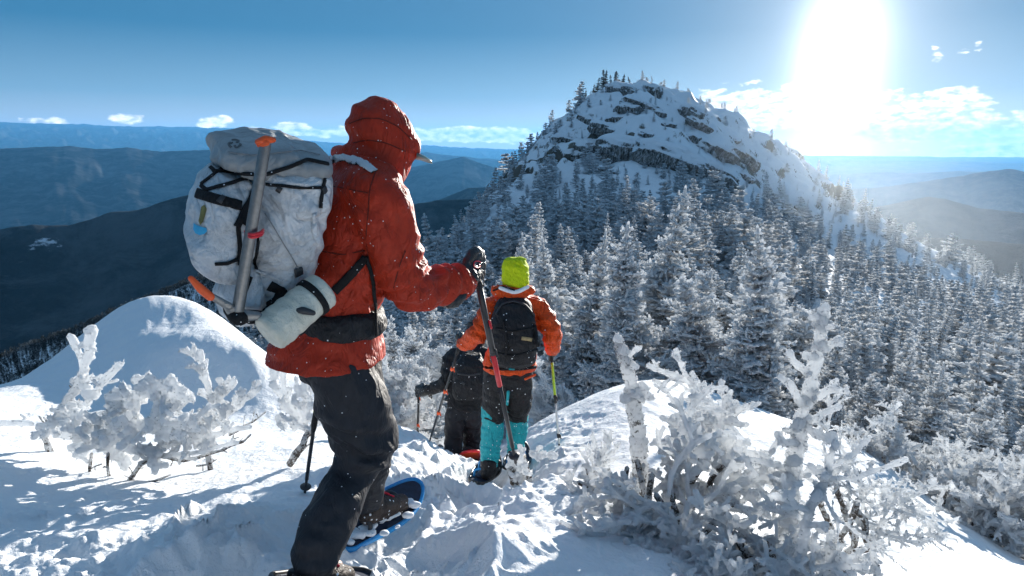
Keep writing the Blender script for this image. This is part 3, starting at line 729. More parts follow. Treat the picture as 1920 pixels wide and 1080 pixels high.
o = merged('frosted_forest', LOD2, x[nr_], y[nr_], z[nr_], hh[nr_], M_RIME); meta(o, 'dense frosted spruce wood filling the hollow between the trail and the peak', 'forest')
o = merged('distant_frosted_forest', LOD3, x[fr_], y[fr_], z[fr_], hh[fr_], M_RIME_FAR); meta(o, 'dense far frosted spruce wood covering the flanks of the peak', 'forest')
# side ridge on the left: thousands of tiny spruces
N = 27000
a = rng.uniform(R(-44), R(-3), N); r2 = 45 + 345 * rng.uniform(0, 1, N) ** .7; x2 = np.sin(a) * r2; y2 = np.cos(a) * r2; z2 = height(x2, y2)
h2 = rng.uniform(1.2, 2.9, N) * np.clip(r2 / 200, .5, 1); px2, py2 = proj(x2, y2, z2)
k = (px2 > -100) & (px2 < 850) & (visible(x2, y2, z2 + h2) > -.005)
x2, y2, z2, h2 = x2[k], y2[k], z2[k], h2[k]; print('ridge trees', len(x2))
TINY = []
for s in range(3):
    rg = random.Random(300 + s); S = []
    for i in range(9):
        t = i / 9; L = .75 * (1 - t) ** .7 + .08
        for q in range(3):
            aa = rg.uniform(0, 6.28); S.append((np.array([0, 0, 4 * t]), np.array([math.cos(aa) * L, math.sin(aa) * L, 4 * t - .1 + .3 * t]), .16, .08))
    S.append((np.array([0, 0, 3.2]), np.array([0, 0, 4.1]), .09, .04))
    V0, Q0, T0 = segs_to('t', S, 3); TINY.append((V0, Q0, T0, 4.0))
M_RIDGE = rime_mat('dark_ridge_needles', .78, (.02, .028, .028), 1.2)
o = merged('ridge_forest', TINY, x2, y2, z2, h2, M_RIDGE); meta(o, 'dark wooded side ridge with frost tipped spruces left of the hiker', 'forest')
# ------------------------------------------------------------------ rocks on the peak
def boulder(name, c, size, rot, seed, label, group=None, mat=None):
    """rounded granite outcrop, snow plastered on top"""
    n, mN = 36, 26
    u = np.linspace(0, 2 * math.pi, n, endpoint=False); v = np.linspace(.001, math.pi - .001, mN)
    U, Vv = np.meshgrid(u, v)
    X = np.cos(U) * np.sin(Vv); Y = np.sin(U) * np.sin(Vv); Z = np.cos(Vv)
    pw = .72
    X = np.sign(X) * np.abs(X) ** pw; Y = np.sign(Y) * np.abs(Y) ** pw; Z = np.sign(Z) * np.abs(Z) ** .8
    d = 1 + .22 * fbm(X * 1.4 + seed, Y * 1.4, Z * 1.4, s=seed, o=3) - .10 * np.maximum(0, 1 - np.abs(fbm(X * 2.5 + seed, Y * 2.5, Z * 4, s=seed + 5, o=2)) * 9) + .05 * fbm(X * 6, Y * 6, Z * 6, s=seed + 9, o=3)
    V = np.stack([X * d * size[0], Y * d * size[1], Z * d * size[2]], -1).reshape(-1, 3)
    i = np.arange(mN - 1)[:, None] * n; j = np.arange(n)[None]; j1 = (j + 1) % n
    F = np.stack([i + j, i + n + j, i + n + j1, i + j1], -1).reshape(-1, 4)
    me = mesh_quads(name, V, F)
    o = link(name, me, mat or M_GRANITE); o.location = c; o.rotation_euler = rot
    meta(o, label, 'rock', group); return o
m, nt, b = newmat('granite'); M_GRANITE = m
tc = nt.nodes.new('ShaderNodeTexCoord'); geo = nt.nodes.new('ShaderNodeNewGeometry')
sp = nt.nodes.new('ShaderNodeSeparateXYZ'); nt.links.new(geo.outputs['Normal'], sp.inputs[0])
n1 = nd(nt, 'ShaderNodeTexNoise', Scale=1.1, Detail=8, Roughness=.7, Distortion=.6); nt.links.new(tc.outputs['Object'], n1.inputs['Vector'])
mp = nd(nt, 'ShaderNodeMapping'); mp.inputs['Scale'].default_value = (2.2, 2.2, .5); nt.links.new(tc.outputs['Object'], mp.inputs['Vector'])
n2 = nd(nt, 'ShaderNodeTexNoise', Scale=2.4, Detail=7, Roughness=.75); nt.links.new(mp.outputs[0], n2.inputs['Vector'])
v = math_(nt, 'ADD', math_(nt, 'MULTIPLY', sp.outputs[2], .9), math_(nt, 'MULTIPLY', math_(nt, 'SUBTRACT', n1.outputs[0], .5), 1.3))
snowy = ramp(nt, v, [(.30, G(0)), (.42, G(1))]).outputs[0]
frost = ramp(nt, n2.outputs[0], [(.47, G(0)), (.66, G(.75))]).outputs[0]
rc = ramp(nt, n1.outputs[0], [(.35, (.035, .033, .03)), (.55, (.11, .10, .085)), (.7, (.19, .17, .15))]).outputs[0]
c = mix(nt, math_(nt, 'MAXIMUM', snowy, frost), rc, (.82, .84, .87))
nt.links.new(c, b.inputs['Base Color']); b.inputs['Roughness'].default_value = .85; b.inputs['Specular IOR Level'].default_value = .15
bump(nt, b, n1.outputs[0], .25)
ROCKS = [  # px, py, Y, size x y z (m), tilt, label
 (1185, 285, 107, (4.6, 3.2, 2.0), (.1, .10, .1), 'long grey rock ledge under a lit snow cap, left half of the big ledge'),
 (1262, 300, 106, (4.8, 3.2, 1.9), (.1, .30, -.1), 'right half of the big grey rock ledge, sloping down to the right'),
 (1135, 244, 114, (2.2, 1.6, 1.1), (.2, .25, .2), 'dark angular rock left above the big ledge'),
 (1108, 278, 108, (2.1, 1.5, 1.2), (.3, -.2, .4), 'brown rock face left of the big ledge'),
 (1086, 290, 107, (1.2, 1.0, .6), (.1, -.2, .1), 'small dark rock at the left foot of the brown rock face'),
 (1182, 176, 127, (3.6, 2.6, 1.5), (.0, .32, .0), 'rounded rock brow just under the left summit hump'),
 (1222, 176, 129, (1.9, 2.0, 1.5), (.0, .1, .0), 'dark rounded rock in the notch of the summit'),
 (1205, 203, 121, (3.2, 2.2, 1.0), (.0, .35, .0), 'sloping rock rib below the summit notch'),
 (1180, 206, 120, (1.9, 1.6, .8), (.0, .05, .1), 'snow covered rock step left of the sloping rib'),
 (1275, 188, 133, (1.6, 1.6, 1.0), (.1, .2, .1), 'small knobbly rock on the skyline right of the summit'),
 (1298, 214, 128, (1.9, 1.8, 1.3), (.2, .5, .1), 'rime streaked rock on the right shoulder with a dark notch'),
 (1318, 206, 132, (2.0, 1.6, 1.2), (.1, .4, .2), 'rounded skyline rock beside the rime streaked rock'),
 (1338, 212, 134, (2.0, 1.6, 1.0), (.1, .4, .2), 'outermost rounded skyline rock of the right shoulder'),
 (1320, 243, 122, (2.8, 1.5, .8), (.0, .6, .0), 'narrow slanting rock band on the right shoulder'),
 (1348, 290, 112, (3.2, 2.0, 1.3), (.0, .5, .0), 'snow capped boulder on the right flank above the lit snow strip'),
 (1340, 330, 99, (3.4, 2.4, 1.5), (.0, .55, .0), 'large rime coated boulder right of the big ledge'),
 (1362, 352, 94, (2.2, 1.8, 1.3), (.0, .7, .0), 'steep boulder at the right end of the lit snow strip'),
 (1395, 300, 120, (2.6, 1.8, 1.1), (.0, .55, .0), 'boulder half buried in snow under the sun'),
 (1470, 296, 139, (4.5, 3.0, 2.0), (.0, .35, .0), 'rounded hazy knoll rock on the lower right skyline'),
]
_rg = random.Random(77)
for (px_, py_, nm_) in [(1160, 222, 'left of the sloping rib'), (1232, 212, 'below the summit notch'), (1150, 258, 'above the left end of the big ledge'), (1215, 252, 'between the big ledge and the sloping rib'), (1255, 236, 'in the middle of the bare slope'), (1300, 262, 'right of the bare slope centre'),
        (1378, 262, 'on the right flank skyline'), (1400, 335, 'among small trees low on the right flank'), (1060, 262, 'on the left shoulder among frosted trees'), (1100, 226, 'just under the left skyline trees'), (1290, 352, 'poking out below the big ledge, right end'), (1150, 322, 'poking out below the big ledge, left end')]:
    ROCKS.append((px_, py_, 110, (_rg.uniform(.9, 2.0), _rg.uniform(.8, 1.3), _rg.uniform(.45, .9)), (_rg.uniform(0, .3), _rg.uniform(-.2, .5), _rg.uniform(-.4, .4)), 'small snow capped rock ' + nm_))
for q, (px_, py_, Y, sz, rot, lab) in enumerate(ROCKS):
    p = ground_hit(px_, py_, 60) if q not in (9, 11, 12, 18) else at(px_, py_, Y)
    boulder('rock_outcrop', (p.x, p.y + sz[1] * .45, p.z), [c_ * 1.12 for c_ in sz], rot, 20 + q, lab, 'rock outcrops on the peak')

# ------------------------------------------------------------------ thick rime shrubs in the foreground
def remesh_obj(name, V, F, voxel, mat, parent=None, smooth_it=1, disp=0, dscale=30, dseed=0, keep=None, quads=None):
    if quads is not None: me = mesh_qt(name, V, *quads)
    else: me = mesh_py(name, V, F)
    o = bpy.data.objects.new(name, me); COL.objects.link(o)
    md = o.modifiers.new('r', 'REMESH'); md.mode = 'VOXEL'; md.voxel_size = voxel; md.use_smooth_shade = True
    if smooth_it: s = o.modifiers.new('s', 'SMOOTH'); s.iterations = smooth_it; s.factor = .5
    dg = bpy.context.evaluated_depsgraph_get(); dg.update()
    me2 = bpy.data.meshes.new_from_object(o.evaluated_get(dg)); me2.name = name
    o.modifiers.clear(); o.data = me2; bpy.data.meshes.remove(me)
    if disp:
        n = len(me2.vertices); co = np.empty(n * 3, np.float32); me2.vertices.foreach_get('co', co); no = np.empty(n * 3, np.float32); me2.vertices.foreach_get('normal', no)
        co = co.reshape(-1, 3); no = no.reshape(-1, 3)
        d = disp(co) if callable(disp) else disp * fbm(co[:, 0] * dscale, co[:, 1] * dscale, co[:, 2] * dscale, s=dseed, o=3) + disp * .35 * np.maximum(0, fbm(co[:, 0] * dscale * 2.6, co[:, 1] * dscale * 2.6, co[:, 2] * dscale * 2.6, s=dseed + 7, o=2) - .05) * 2.2
        co = co + no * np.asarray(d)[:, None]
        me2.vertices.foreach_set('co', co.astype(np.float32).ravel()); me2.update()
    me2.materials.clear(); me2.materials.append(mat)
    me2.polygons.foreach_set('use_smooth', np.ones(len(me2.polygons), bool))
    if parent:
        o.parent = parent; o.matrix_parent_inverse = Matrix.Translation(parent.location).inverted()
    return o

def path(pts):
    """photo pixel + distance polyline -> world points"""
    return [np.array(at(*p)) for p in pts]
def resample(P, step):
    P = [np.array(p, float) for p in P]; out = [P[0]]; 
    for a, b in zip(P, P[1:]):
        n = max(1, int(np.linalg.norm(b - a) / step))
        for k in range(1, n + 1): out.append(a + (b - a) * k / n)
    return out
def stem_segs(P, r0, r1, rng, step=.05, jit=.012):
    Q = resample(P, step); n = len(Q); S = []
    Q = [q + np.array([rng.uniform(-jit, jit) for _ in range(3)]) if 0 < i < n - 1 else q for i, q in enumerate(Q)]
    for i in range(n - 1):
        a = r0 + (r1 - r0) * i / (n - 1); b = r0 + (r1 - r0) * (i + 1) / (n - 1)
        S.append((Q[i], Q[i + 1], a * rng.uniform(.85, 1.2), b * rng.uniform(.85, 1.2)))
    return S, Q
def twigs(Q, rng, n, L, r, bias, sub=3, spread=.8, t0=.1, depth=1):
    """rime-thickened side twigs that fork again"""
    S = []
    for k in range(n):
        i = int((t0 + (1 - t0) * rng.random()) * (len(Q) - 1)); o = Q[i]
        ax = Q[min(i + 1, len(Q) - 1)] - Q[max(i - 1, 0)]; ax = ax / (np.linalg.norm(ax) + 1e-9)
        d = np.array([rng.gauss(0, 1), rng.gauss(0, 1), rng.gauss(0, .7)]); d /= np.linalg.norm(d)
        d = ax * .5 + d * spread + np.array(bias); d /= np.linalg.norm(d)
        l = L * rng.uniform(.5, 1.25); rr = r * rng.uniform(.75, 1.25)
        m = o + d * l * .5; d2 = d + np.array([rng.uniform(-.4, .4), rng.uniform(-.4, .4), rng.uniform(-.2, .4)]); d2 /= np.linalg.norm(d2); e = m + d2 * l * .5
        S.append((o, m, rr, rr)); S.append((m, e, rr, rr * 1.12))
        for q in range(sub):
            t = rng.uniform(.25, .95); oo = o + (m - o) * t * 2 if t < .5 else m + (e - m) * (t * 2 - 1)
            dd = d2 * .6 + np.array([rng.gauss(0, .7), rng.gauss(0, .7), rng.gauss(.1, .5)]) + np.array(bias) * .5; dd /= np.linalg.norm(dd)
            ll = l * rng.uniform(.25, .5); tip = oo + dd * ll
            S.append((oo, tip, rr * .8, rr * .95))
            if depth > 1:
                for _ in range(2):
                    d3 = dd + np.array([rng.gauss(0, .7), rng.gauss(0, .7), rng.gauss(.1, .5)]); d3 /= np.linalg.norm(d3)
                    o3 = oo + dd * ll * rng.uniform(.3, .9); S.append((o3, o3 + d3 * ll * .5, rr * .7, rr * .8))
    return S
def solid(name, S, parent, mat, voxel=.007, disp=.005, dscale=38, seed=0, sm=1, feather=.028, flen=.009):
    V, Q, T = segs_to(name, S, 7)
    o = remesh_obj(name, V, None, voxel, mat, parent, sm, disp, dscale, seed, quads=(Q, T))
    if feather:   # rime feathers: short ice needles grown out of the crust
        me = o.data; n = len(me.vertices); co = np.empty(n * 3, np.float32); no = np.empty(n * 3, np.float32)
        me.vertices.foreach_get('co', co); me.vertices.foreach_get('normal', no); co = co.reshape(-1, 3).astype(float); no = no.reshape(-1, 3).astype(float)
        r = np.random.default_rng(seed + 5); pick = np.where(r.random(n) < feather * (voxel / .0065) ** 2 * (1 + .9 * fbm(co[:, 0] * 9, co[:, 1] * 9, co[:, 2] * 9, s=seed, o=2)))[0]
        P = co[pick]; D = no[pick] + r.normal(0, .38, (len(pick), 3)) + np.array([-.15, -.25, .2]); D /= np.linalg.norm(D, axis=1, keepdims=True)
        L = r.uniform(.5, 1.5, (len(pick), 1)) * flen * (voxel / .0065)
        V2, Q2, T2 = seg_mesh(P - D * .002, P + D * L, np.full(len(P), .0034) * (voxel / .0065), np.full(len(P), .0016) * (voxel / .0065), 3)
        nq = len(me.polygons); fv = np.empty(len(me.loops), np.int32); me.loops.foreach_get('vertex_index', fv)
        tot = np.empty(nq, np.int32); me.polygons.foreach_get('loop_total', tot); st = np.empty(nq, np.int32); me.polygons.foreach_get('loop_start', st)
        if (tot == 4).all():
            m2 = mesh_qt(name, np.concatenate([co, V2]), np.concatenate([fv.reshape(-1, 4), Q2 + n]), T2 + n); m2.materials.append(mat); o.data = m2; bpy.data.meshes.remove(me)
    return o
def thinwood(name, S, parent, mat):
    V, Q, T = segs_to(name, S, 5); me = mesh_qt(name, V, Q, T); return link(name, me, mat, parent)
M_WOOD = rime_mat('rime_flecked_bark', .60, (.075, .055, .04), 60)
M_STUB = rime_mat('rimed_dead_bark', .50, (.05, .04, .032), 45)
M_THICK = rime_mat('thick_soft_rime', .30, (.10, .08, .06), 26, (.86, .88, .90), .55)
M_FINGER = rime_mat('rime_fingers', .34, (.10, .085, .065), 40, (.86, .88, .90), .6)

def rime_shrub(name, label, cat, base, stems, seed, group=None, wood=None, mat=None, voxel=.0065, disp=.006, lumps=(), thin=.74):
    rng = random.Random(seed)
    b = at(*base); e = empty(name, (b.x, b.y, gz(b.x, b.y))); meta(e, label, cat, group)
    S = []
    for (pts, r0, r1, n, L, r, bias, sub) in stems:
        P = path(pts); s, Q = stem_segs(P, r0 * thin, r1 * thin, rng, .06, .010); S += s
        if n: S += twigs(Q, rng, n, L * 1.05, r * thin * .82, bias, sub)
    for (px_, py_, Y, rad) in lumps:
        c = np.array(at(px_, py_, Y))
        for _ in range(5):
            d = np.array([rng.gauss(0, 1), rng.gauss(0, 1), rng.gauss(0, .6)]) * rad * .45
            S.append((c + d, c + d + np.array([.01, 0, .01]), rad * rng.uniform(.5, .8), rad * rng.uniform(.5, .8)))
    solid('crown', S, e, mat or M_THICK, voxel, disp, seed=seed)
    if wood:
        T = []
        for (pts, r0, r1) in wood:
            P = path(pts); s, Q = stem_segs(P, r0, r1, rng, .05, .008); T += s
            T += twigs(Q, rng, int(len(Q) * .5), .09, r1 * .45, (0, 0, .1), 1)
        thinwood('trunk', T, e, M_WOOD)
    return e

UPW = (0.05, -.05, .55)
# left shrub with the forked upright
rime_shrub('rimed_shrub', 'rime crusted shrub with a tall forked tip at the far left of the snow', 'shrub', (115, 830, 3.9), [
 ([(85, 815, 3.95), (130, 745, 3.9), (155, 700, 3.9)], .040, .036, 10, .12, .022, (.1, 0, .1), 2),
 ([(155, 705, 3.9), (165, 660, 3.88), (172, 618, 3.86)], .034, .042, 7, .07, .024, (.2, 0, .1), 1),
 ([(158, 690, 3.9), (145, 655, 3.9), (132, 630, 3.9)], .026, .030, 3, .05, .018, (-.2, 0, .2), 1),
 ([(160, 760, 3.85), (190, 720, 3.83), (222, 684, 3.8)], .022, .032, 5, .07, .02, (.1, 0, .2), 1),
 ([(120, 775, 3.85), (180, 790, 3.7), (260, 745, 3.6)], .034, .045, 16, .14, .026, (.1, -.1, -.1), 2),
 ([(60, 795, 3.9), (20, 792, 3.95), (-20, 800, 4.0)], .02, .03, 4, .08, .022, (-.4, 0, 0), 1),
 ([(75, 800, 3.9), (110, 810, 3.8), (150, 820, 3.7)], .04, .04, 12, .12, .026, (.1, -.1, -.1), 2),
], 31, 'rimed shrubs left of the big hiker', wood=[([(95, 850, 3.95), (82, 815, 3.95), (120, 760, 3.92), (165, 690, 3.93)], .02, .012)], lumps=[(160, 735, 3.85, .06), (130, 770, 3.85, .06), (172, 616, 3.86, .035)])
# drooping mass in the middle
rime_shrub('rimed_shrub', 'drooping snow laden boughs arching between the forked shrub and the upright bushy shrub', 'shrub', (330, 900, 3.6), [
 ([(160, 830, 3.75), (220, 770, 3.6), (290, 728, 3.5), (355, 745, 3.5)], .035, .05, 30, .13, .030, (0, -.05, .05), 2),
 ([(200, 800, 3.65), (260, 800, 3.5), (330, 800, 3.45), (360, 790, 3.4)], .05, .05, 26, .13, .032, (0, -.1, -.15), 2),
 ([(130, 840, 3.7), (190, 830, 3.6), (250, 840, 3.5), (300, 850, 3.45)], .035, .035, 22, .12, .026, (0, -.1, -.3), 2),
 ([(290, 728, 3.5), (320, 722, 3.5), (345, 740, 3.45)], .05, .045, 8, .07, .03, (.1, 0, .2), 1),
], 33, 'rimed shrubs left of the big hiker', wood=[([(165, 930, 3.55), (168, 880, 3.55), (172, 850, 3.6)], .012, .008), ([(205, 895, 3.5), (203, 850, 3.5)], .010, .008)],
 lumps=[(300, 735, 3.5, .045), (240, 790, 3.5, .06), (290, 790, 3.45, .05), (200, 810, 3.6, .045)])
# upright bushy shrub
rime_shrub('rimed_shrub', 'bushy rime shrub with an upright white spire in front of the shaded snow hollow', 'shrub', (390, 880, 3.8), [
 ([(392, 870, 3.8), (385, 820, 3.8), (398, 760, 3.8), (385, 700, 3.8), (376, 658, 3.8)], .026, .024, 22, .11, .022, UPW, 2),
 ([(395, 800, 3.8), (430, 775, 3.75), (470, 742, 3.7)], .02, .026, 12, .11, .022, UPW, 2),
 ([(400, 760, 3.8), (425, 735, 3.8), (440, 715, 3.8)], .02, .028, 8, .08, .022, UPW, 1),
 ([(385, 820, 3.8), (350, 790, 3.8), (320, 770, 3.8)], .022, .024, 14, .12, .022, UPW, 2),
 ([(300, 840, 3.6), (350, 830, 3.6), (420, 810, 3.6), (470, 800, 3.6)], .022, .02, 22, .12, .020, UPW, 2),
 ([(260, 870, 3.5), (320, 850, 3.5), (380, 850, 3.5), (440, 830, 3.5)], .018, .014, 18, .11, .018, (0, 0, .2), 2),
], 35, 'rimed shrubs left of the big hiker', wood=[([(396, 885, 3.8), (388, 850, 3.8), (380, 805, 3.8)], .016, .012), ([(236, 912, 3.45), (262, 870, 3.5), (300, 850, 3.5), (345, 865, 3.5), (395, 850, 3.55), (460, 826, 3.6)], .014, .007),
 ([(238, 905, 3.45), (290, 905, 3.45), (320, 890, 3.5)], .010, .006), ([(430, 815, 3.7), (470, 790, 3.7), (498, 772, 3.7)], .009, .005), ([(420, 840, 3.6), (455, 830, 3.6), (470, 815, 3.6)], .009, .005)], voxel=.007)
# shrub just left of the hiker's leg
rime_shrub('rimed_shrub', 'rime shrub with up-curled white fingers right behind the big hiker\'s leg', 'shrub', (560, 850, 3.7), [
 ([(575, 800, 3.8), (540, 760, 3.8), (518, 730, 3.8), (512, 692, 3.8)], .024, .028, 12, .10, .022, UPW, 2),
 ([(540, 770, 3.8), (530, 730, 3.8), (532, 694, 3.8)], .02, .024, 6, .07, .020, UPW, 1),
 ([(575, 790, 3.8), (575, 750, 3.8), (570, 718, 3.8)], .02, .026, 10, .10, .022, UPW, 2),
 ([(590, 800, 3.85), (610, 760, 3.85), (615, 730, 3.85)], .02, .026, 10, .10, .022, UPW, 2),
 ([(520, 780, 3.8), (560, 800, 3.8), (590, 820, 3.8)], .022, .02, 14, .10, .02, (0, 0, .1), 2),
], 37, 'rimed shrubs left of the big hiker', wood=[([(543, 872, 3.7), (565, 835, 3.72), (590, 790, 3.8)], .026, .016)], voxel=.007)
# dead snag stub on the right
def snag(name, label, cat, base, pts, r0, r1, seed, mat, capr, group=None, arms=(), tw=0):
    rng = random.Random(seed); b = at(*base); e = empty(name, (b.x, b.y, gz(b.x, b.y))); meta(e, label, cat, group)
    S, Q = stem_segs(path(pts), r0, r1, rng, .05, .006)
    solid('trunk', S, e, mat, .007, .010, 42, seed)
    A = []
    for (ap, a0, a1, n, L, r) in arms:
        a0 *= .8; a1 *= .8; r *= .8
        s, q = stem_segs(path(ap), a0, a1, rng, .05, .006); A += s
        if n: A += twigs(q, rng, n, L, r, (0, 0, .1), 2)
    if tw: A += twigs(Q, rng, tw, .09, .013, (.2, -.1, .15), 1)
    for (px_, py_, Y, rad) in capr:
        c = np.array(at(px_, py_, Y))
        for _ in range(4):
            d = np.array([rng.gauss(0, .4), rng.gauss(0, .4), rng.gauss(0, .3)]) * rad
            A.append((c + d, c + d + np.array([.0, 0, .015]), rad * rng.uniform(.6, .9), rad * rng.uniform(.5, .8)))
    if A: solid('rime_crust', A, e, M_FINGER, .007, .006, 40, seed + 1)
    return e
snag('tree_stub', 'short dead stub with dark bark and pointed rime cap near the lime pole', 'tree stub', (1195, 860, 3.5),
 [(1202, 960, 3.5), (1199, 860, 3.5), (1194, 800, 3.5), (1188, 760, 3.5), (1182, 710, 3.5), (1172, 675, 3.5), (1160, 645, 3.5)], .058, .030, 41, M_STUB,
 [(1158, 642, 3.5, .035), (1166, 656, 3.5, .045), (1190, 740, 3.48, .06), (1205, 748, 3.47, .035), (1172, 752, 3.47, .035), (1180, 690, 3.48, .035)], tw=5)
snag('leaning_snag', 'tall leaning rimed snag with short stubby arms on the right slope', 'dead tree', (1490, 960, 3.1),
 [(1474, 1050, 3.1), (1478, 960, 3.1), (1486, 880, 3.1), (1500, 800, 3.1), (1516, 730, 3.1), (1530, 670, 3.1), (1538, 620, 3.1), (1540, 590, 3.1)], .050, .024, 43, M_ICE,
 [(1540, 585, 3.1, .032), (1536, 612, 3.1, .03), (1545, 650, 3.1, .035), (1520, 672, 3.1, .03), (1500, 800, 3.08, .035), (1490, 870, 3.06, .04), (1478, 905, 3.04, .05), (1528, 598, 3.1, .022), (1552, 590, 3.1, .022)],
 arms=[([(1515, 700, 3.1), (1488, 676, 3.08), (1480, 660, 3.05)], .024, .024, 2, .05, .018), ([(1505, 760, 3.1), (1478, 720, 3.05), (1462, 706, 3.0)], .026, .02, 2, .05, .02), ([(1530, 745, 3.1), (1560, 730, 3.05), (1590, 735, 3.0)], .024, .02, 4, .06, .018),
  ([(1536, 655, 3.1), (1560, 640, 3.08), (1572, 636, 3.0)], .022, .02, 3, .05, .018), ([(1500, 830, 3.1), (1470, 830, 3.0), (1458, 812, 3.0)], .024, .024, 1, .05, .02), ([(1510, 800, 3.1), (1545, 820, 3.0), (1560, 815, 3.0)], .03, .022, 3, .06, .02),
  ([(1488, 880, 3.1), (1440, 870, 3.0), (1400, 860, 2.95), (1380, 862, 2.95)], .02, .014, 5, .08, .015), ([(1520, 790, 3.1), (1550, 770, 3.1), (1575, 762, 3.1)], .02, .02, 2, .05, .02)], tw=4)
# second thin rimed trunk bottom right with looping twigs
rng0 = random.Random(5)
snag('rimed_sapling', 'slender rime coated sapling with looping bare twigs at the bottom right', 'tree', (1495, 1110, 2.45),
 [(1490, 1120, 2.4), (1500, 1040, 2.45), (1520, 960, 2.5), (1545, 900, 2.55), (1562, 840, 2.6)], .026, .013, 45, M_ICE, [(1562, 836, 2.6, .02), (1530, 930, 2.5, .03)],
 arms=[([(1548, 900, 2.55), (1600, 895, 2.5), (1660, 880, 2.45), (1700, 860, 2.45)], .012, .016, 6, .05, .010), ([(1545, 930, 2.5), (1570, 980, 2.4), (1575, 1030, 2.4), (1555, 1070, 2.4)], .011, .007, 2, .04, .006),
  ([(1560, 960, 2.5), (1620, 1010, 2.4), (1700, 1070, 2.3)], .010, .006, 4, .06, .006), ([(1540, 985, 2.5), (1600, 1030, 2.4), (1690, 1035, 2.4)], .006, .004, 4, .07, .005), ([(1520, 960, 2.5), (1480, 940, 2.5), (1450, 925, 2.5)], .018, .014, 5, .07, .012),
  ([(1555, 880, 2.6), (1590, 860, 2.6), (1630, 820, 2.7)], .010, .014, 4, .05, .010), ([(1530, 1000, 2.45), (1520, 1060, 2.4), (1530, 1120, 2.35)], .014, .012, 3, .06, .01)], tw=8)
snag('twig_stump', 'thin broken stem sticking up from the snow at the bottom right corner area', 'tree stub', (1645, 1100, 2.5),
 [(1650, 1120, 2.5), (1642, 1060, 2.5), (1636, 1005, 2.5)], .018, .012, 46, M_STUB, [(1636, 1003, 2.5, .012)])
# dense rimed bush under the stub
def bush(name, label, centre, n, L, r, seed, dirs, mat=None, voxel=.006, sub=4, zdown=-.1, group=None, cat='shrub', wood=True, depth=1):
    rng = random.Random(seed); b = at(*centre); g0 = gz(b.x, b.y); e = empty(name, (b.x, b.y, g0)); meta(e, label, cat, group)
    c = np.array(b); S = []; T = []
    for k in range(n):
        dx, dy, dz_ = dirs[k % len(dirs)]
        d = np.array([dx + rng.gauss(0, .35), dy + rng.gauss(0, .35), dz_ + rng.gauss(0, .22)]); d /= np.linalg.norm(d)
        l = L * rng.uniform(.55, 1.15); o = c + np.array([rng.gauss(0, .08), rng.gauss(0, .08), rng.uniform(-.25, .12)])
        P = [o]; 
        for q in range(4):
            P.append(P[-1] + d * l / 4); d = d + np.array([rng.gauss(0, .15), rng.gauss(0, .15), rng.gauss(zdown, .12)]); d /= np.linalg.norm(d)
        s, Q = stem_segs(P, r * .8, r, rng, .06, .008); S += s; S += twigs(Q, rng, int(6 * l / L + 3), L * .34, r * .8, (d[0] * .3, d[1] * .3, .12), sub, t0=.25, depth=depth)
    if wood:
        base = np.array([c[0], c[1], g0 - .1])
        for k in range(4):
            tip = c + np.array([rng.gauss(0, .12), rng.gauss(0, .12), rng.uniform(.0, .1)]); s, Q = stem_segs([base + np.array([rng.gauss(0, .04), rng.gauss(0, .04), 0]), (base + tip) / 2 + np.array([rng.gauss(0, .05), 0, 0]), tip], .022, .014, rng); T += s
    solid('crown', S, e, mat or M_FINGER, voxel, .0042, 40, seed)
    if T: thinwood('trunk', T, e, M_WOOD)
    return e
bush('rimed_shrub', 'large dense rime crusted bush under the dead stub, its shadow falling on the snow', (1290, 970, 2.95), 20, .52, .0145, 51, [(-.9, -.3, -.1), (.9, -.2, -.05), (.2, -.9, -.15), (.7, .5, .35), (-.4, .3, .35), (.9, .2, .2), (.1, -.2, .8), (-.6, -.5, .1), (.6, -.7, -.25)], group='rimed bushes under the dead stub')
bush('rimed_shrub', 'rounded rime bush between the dead stub and the finger branch', (1300, 850, 3.5), 15, .34, .017, 52, [(-.3, 0, .7), (.7, 0, .6), (.9, .1, .3), (0, -.4, .6), (.5, -.3, .4)], group='rimed bushes under the dead stub')
bush('rimed_shrub', 'tangled rime bush at the bottom of the picture below the leaning snag', (1430, 1050, 2.6), 17, .42, .012, 53, [(-.9, 0, .1), (.8, -.2, .1), (0, -.9, 0), (-.3, .2, .6), (.5, .3, .6), (-.6, -.6, 0)], group='rimed bushes under the dead stub')
bush('rimed_shrub', 'small snowy bush leaning left under the stub with drooping fingers', (1205, 915, 3.2), 13, .30, .0145, 54, [(-.7, -.2, -.3), (-.5, -.5, -.5), (-.9, 0, .1), (0, -.4, -.6), (-.3, -.2, .4)], zdown=-.2, group='rimed bushes under the dead stub')
bush('rimed_shrub', 'low frosty twigs around the foot of the leaning snag', (1600, 930, 3.2), 12, .45, .008, 55, [(.9, 0, .2), (.6, .3, .6), (.9, -.3, 0), (-.2, 0, .9), (.3, -.5, .3)], group='rimed bushes under the dead stub', voxel=.007)
bush('rimed_shrub', 'rime clump poking out of the snow by the orange hiker\'s right boot', (985, 882, 4.4), 12, .17, .016, 56, [(.5, 0, .7), (.3, 0, .9), (-.3, 0, .5), (.6, -.3, .1), (-.5, -.3, -.1)], sub=2, group='small rime clumps')
bush('rimed_shrub', 'thin frosty twigs in the snow right of the green pole', (1130, 905, 3.7), 10, .30, .012, 57, [(-.8, 0, .4), (-.6, -.2, .1), (.3, 0, .6)], sub=2, voxel=.007, group='small rime clumps')
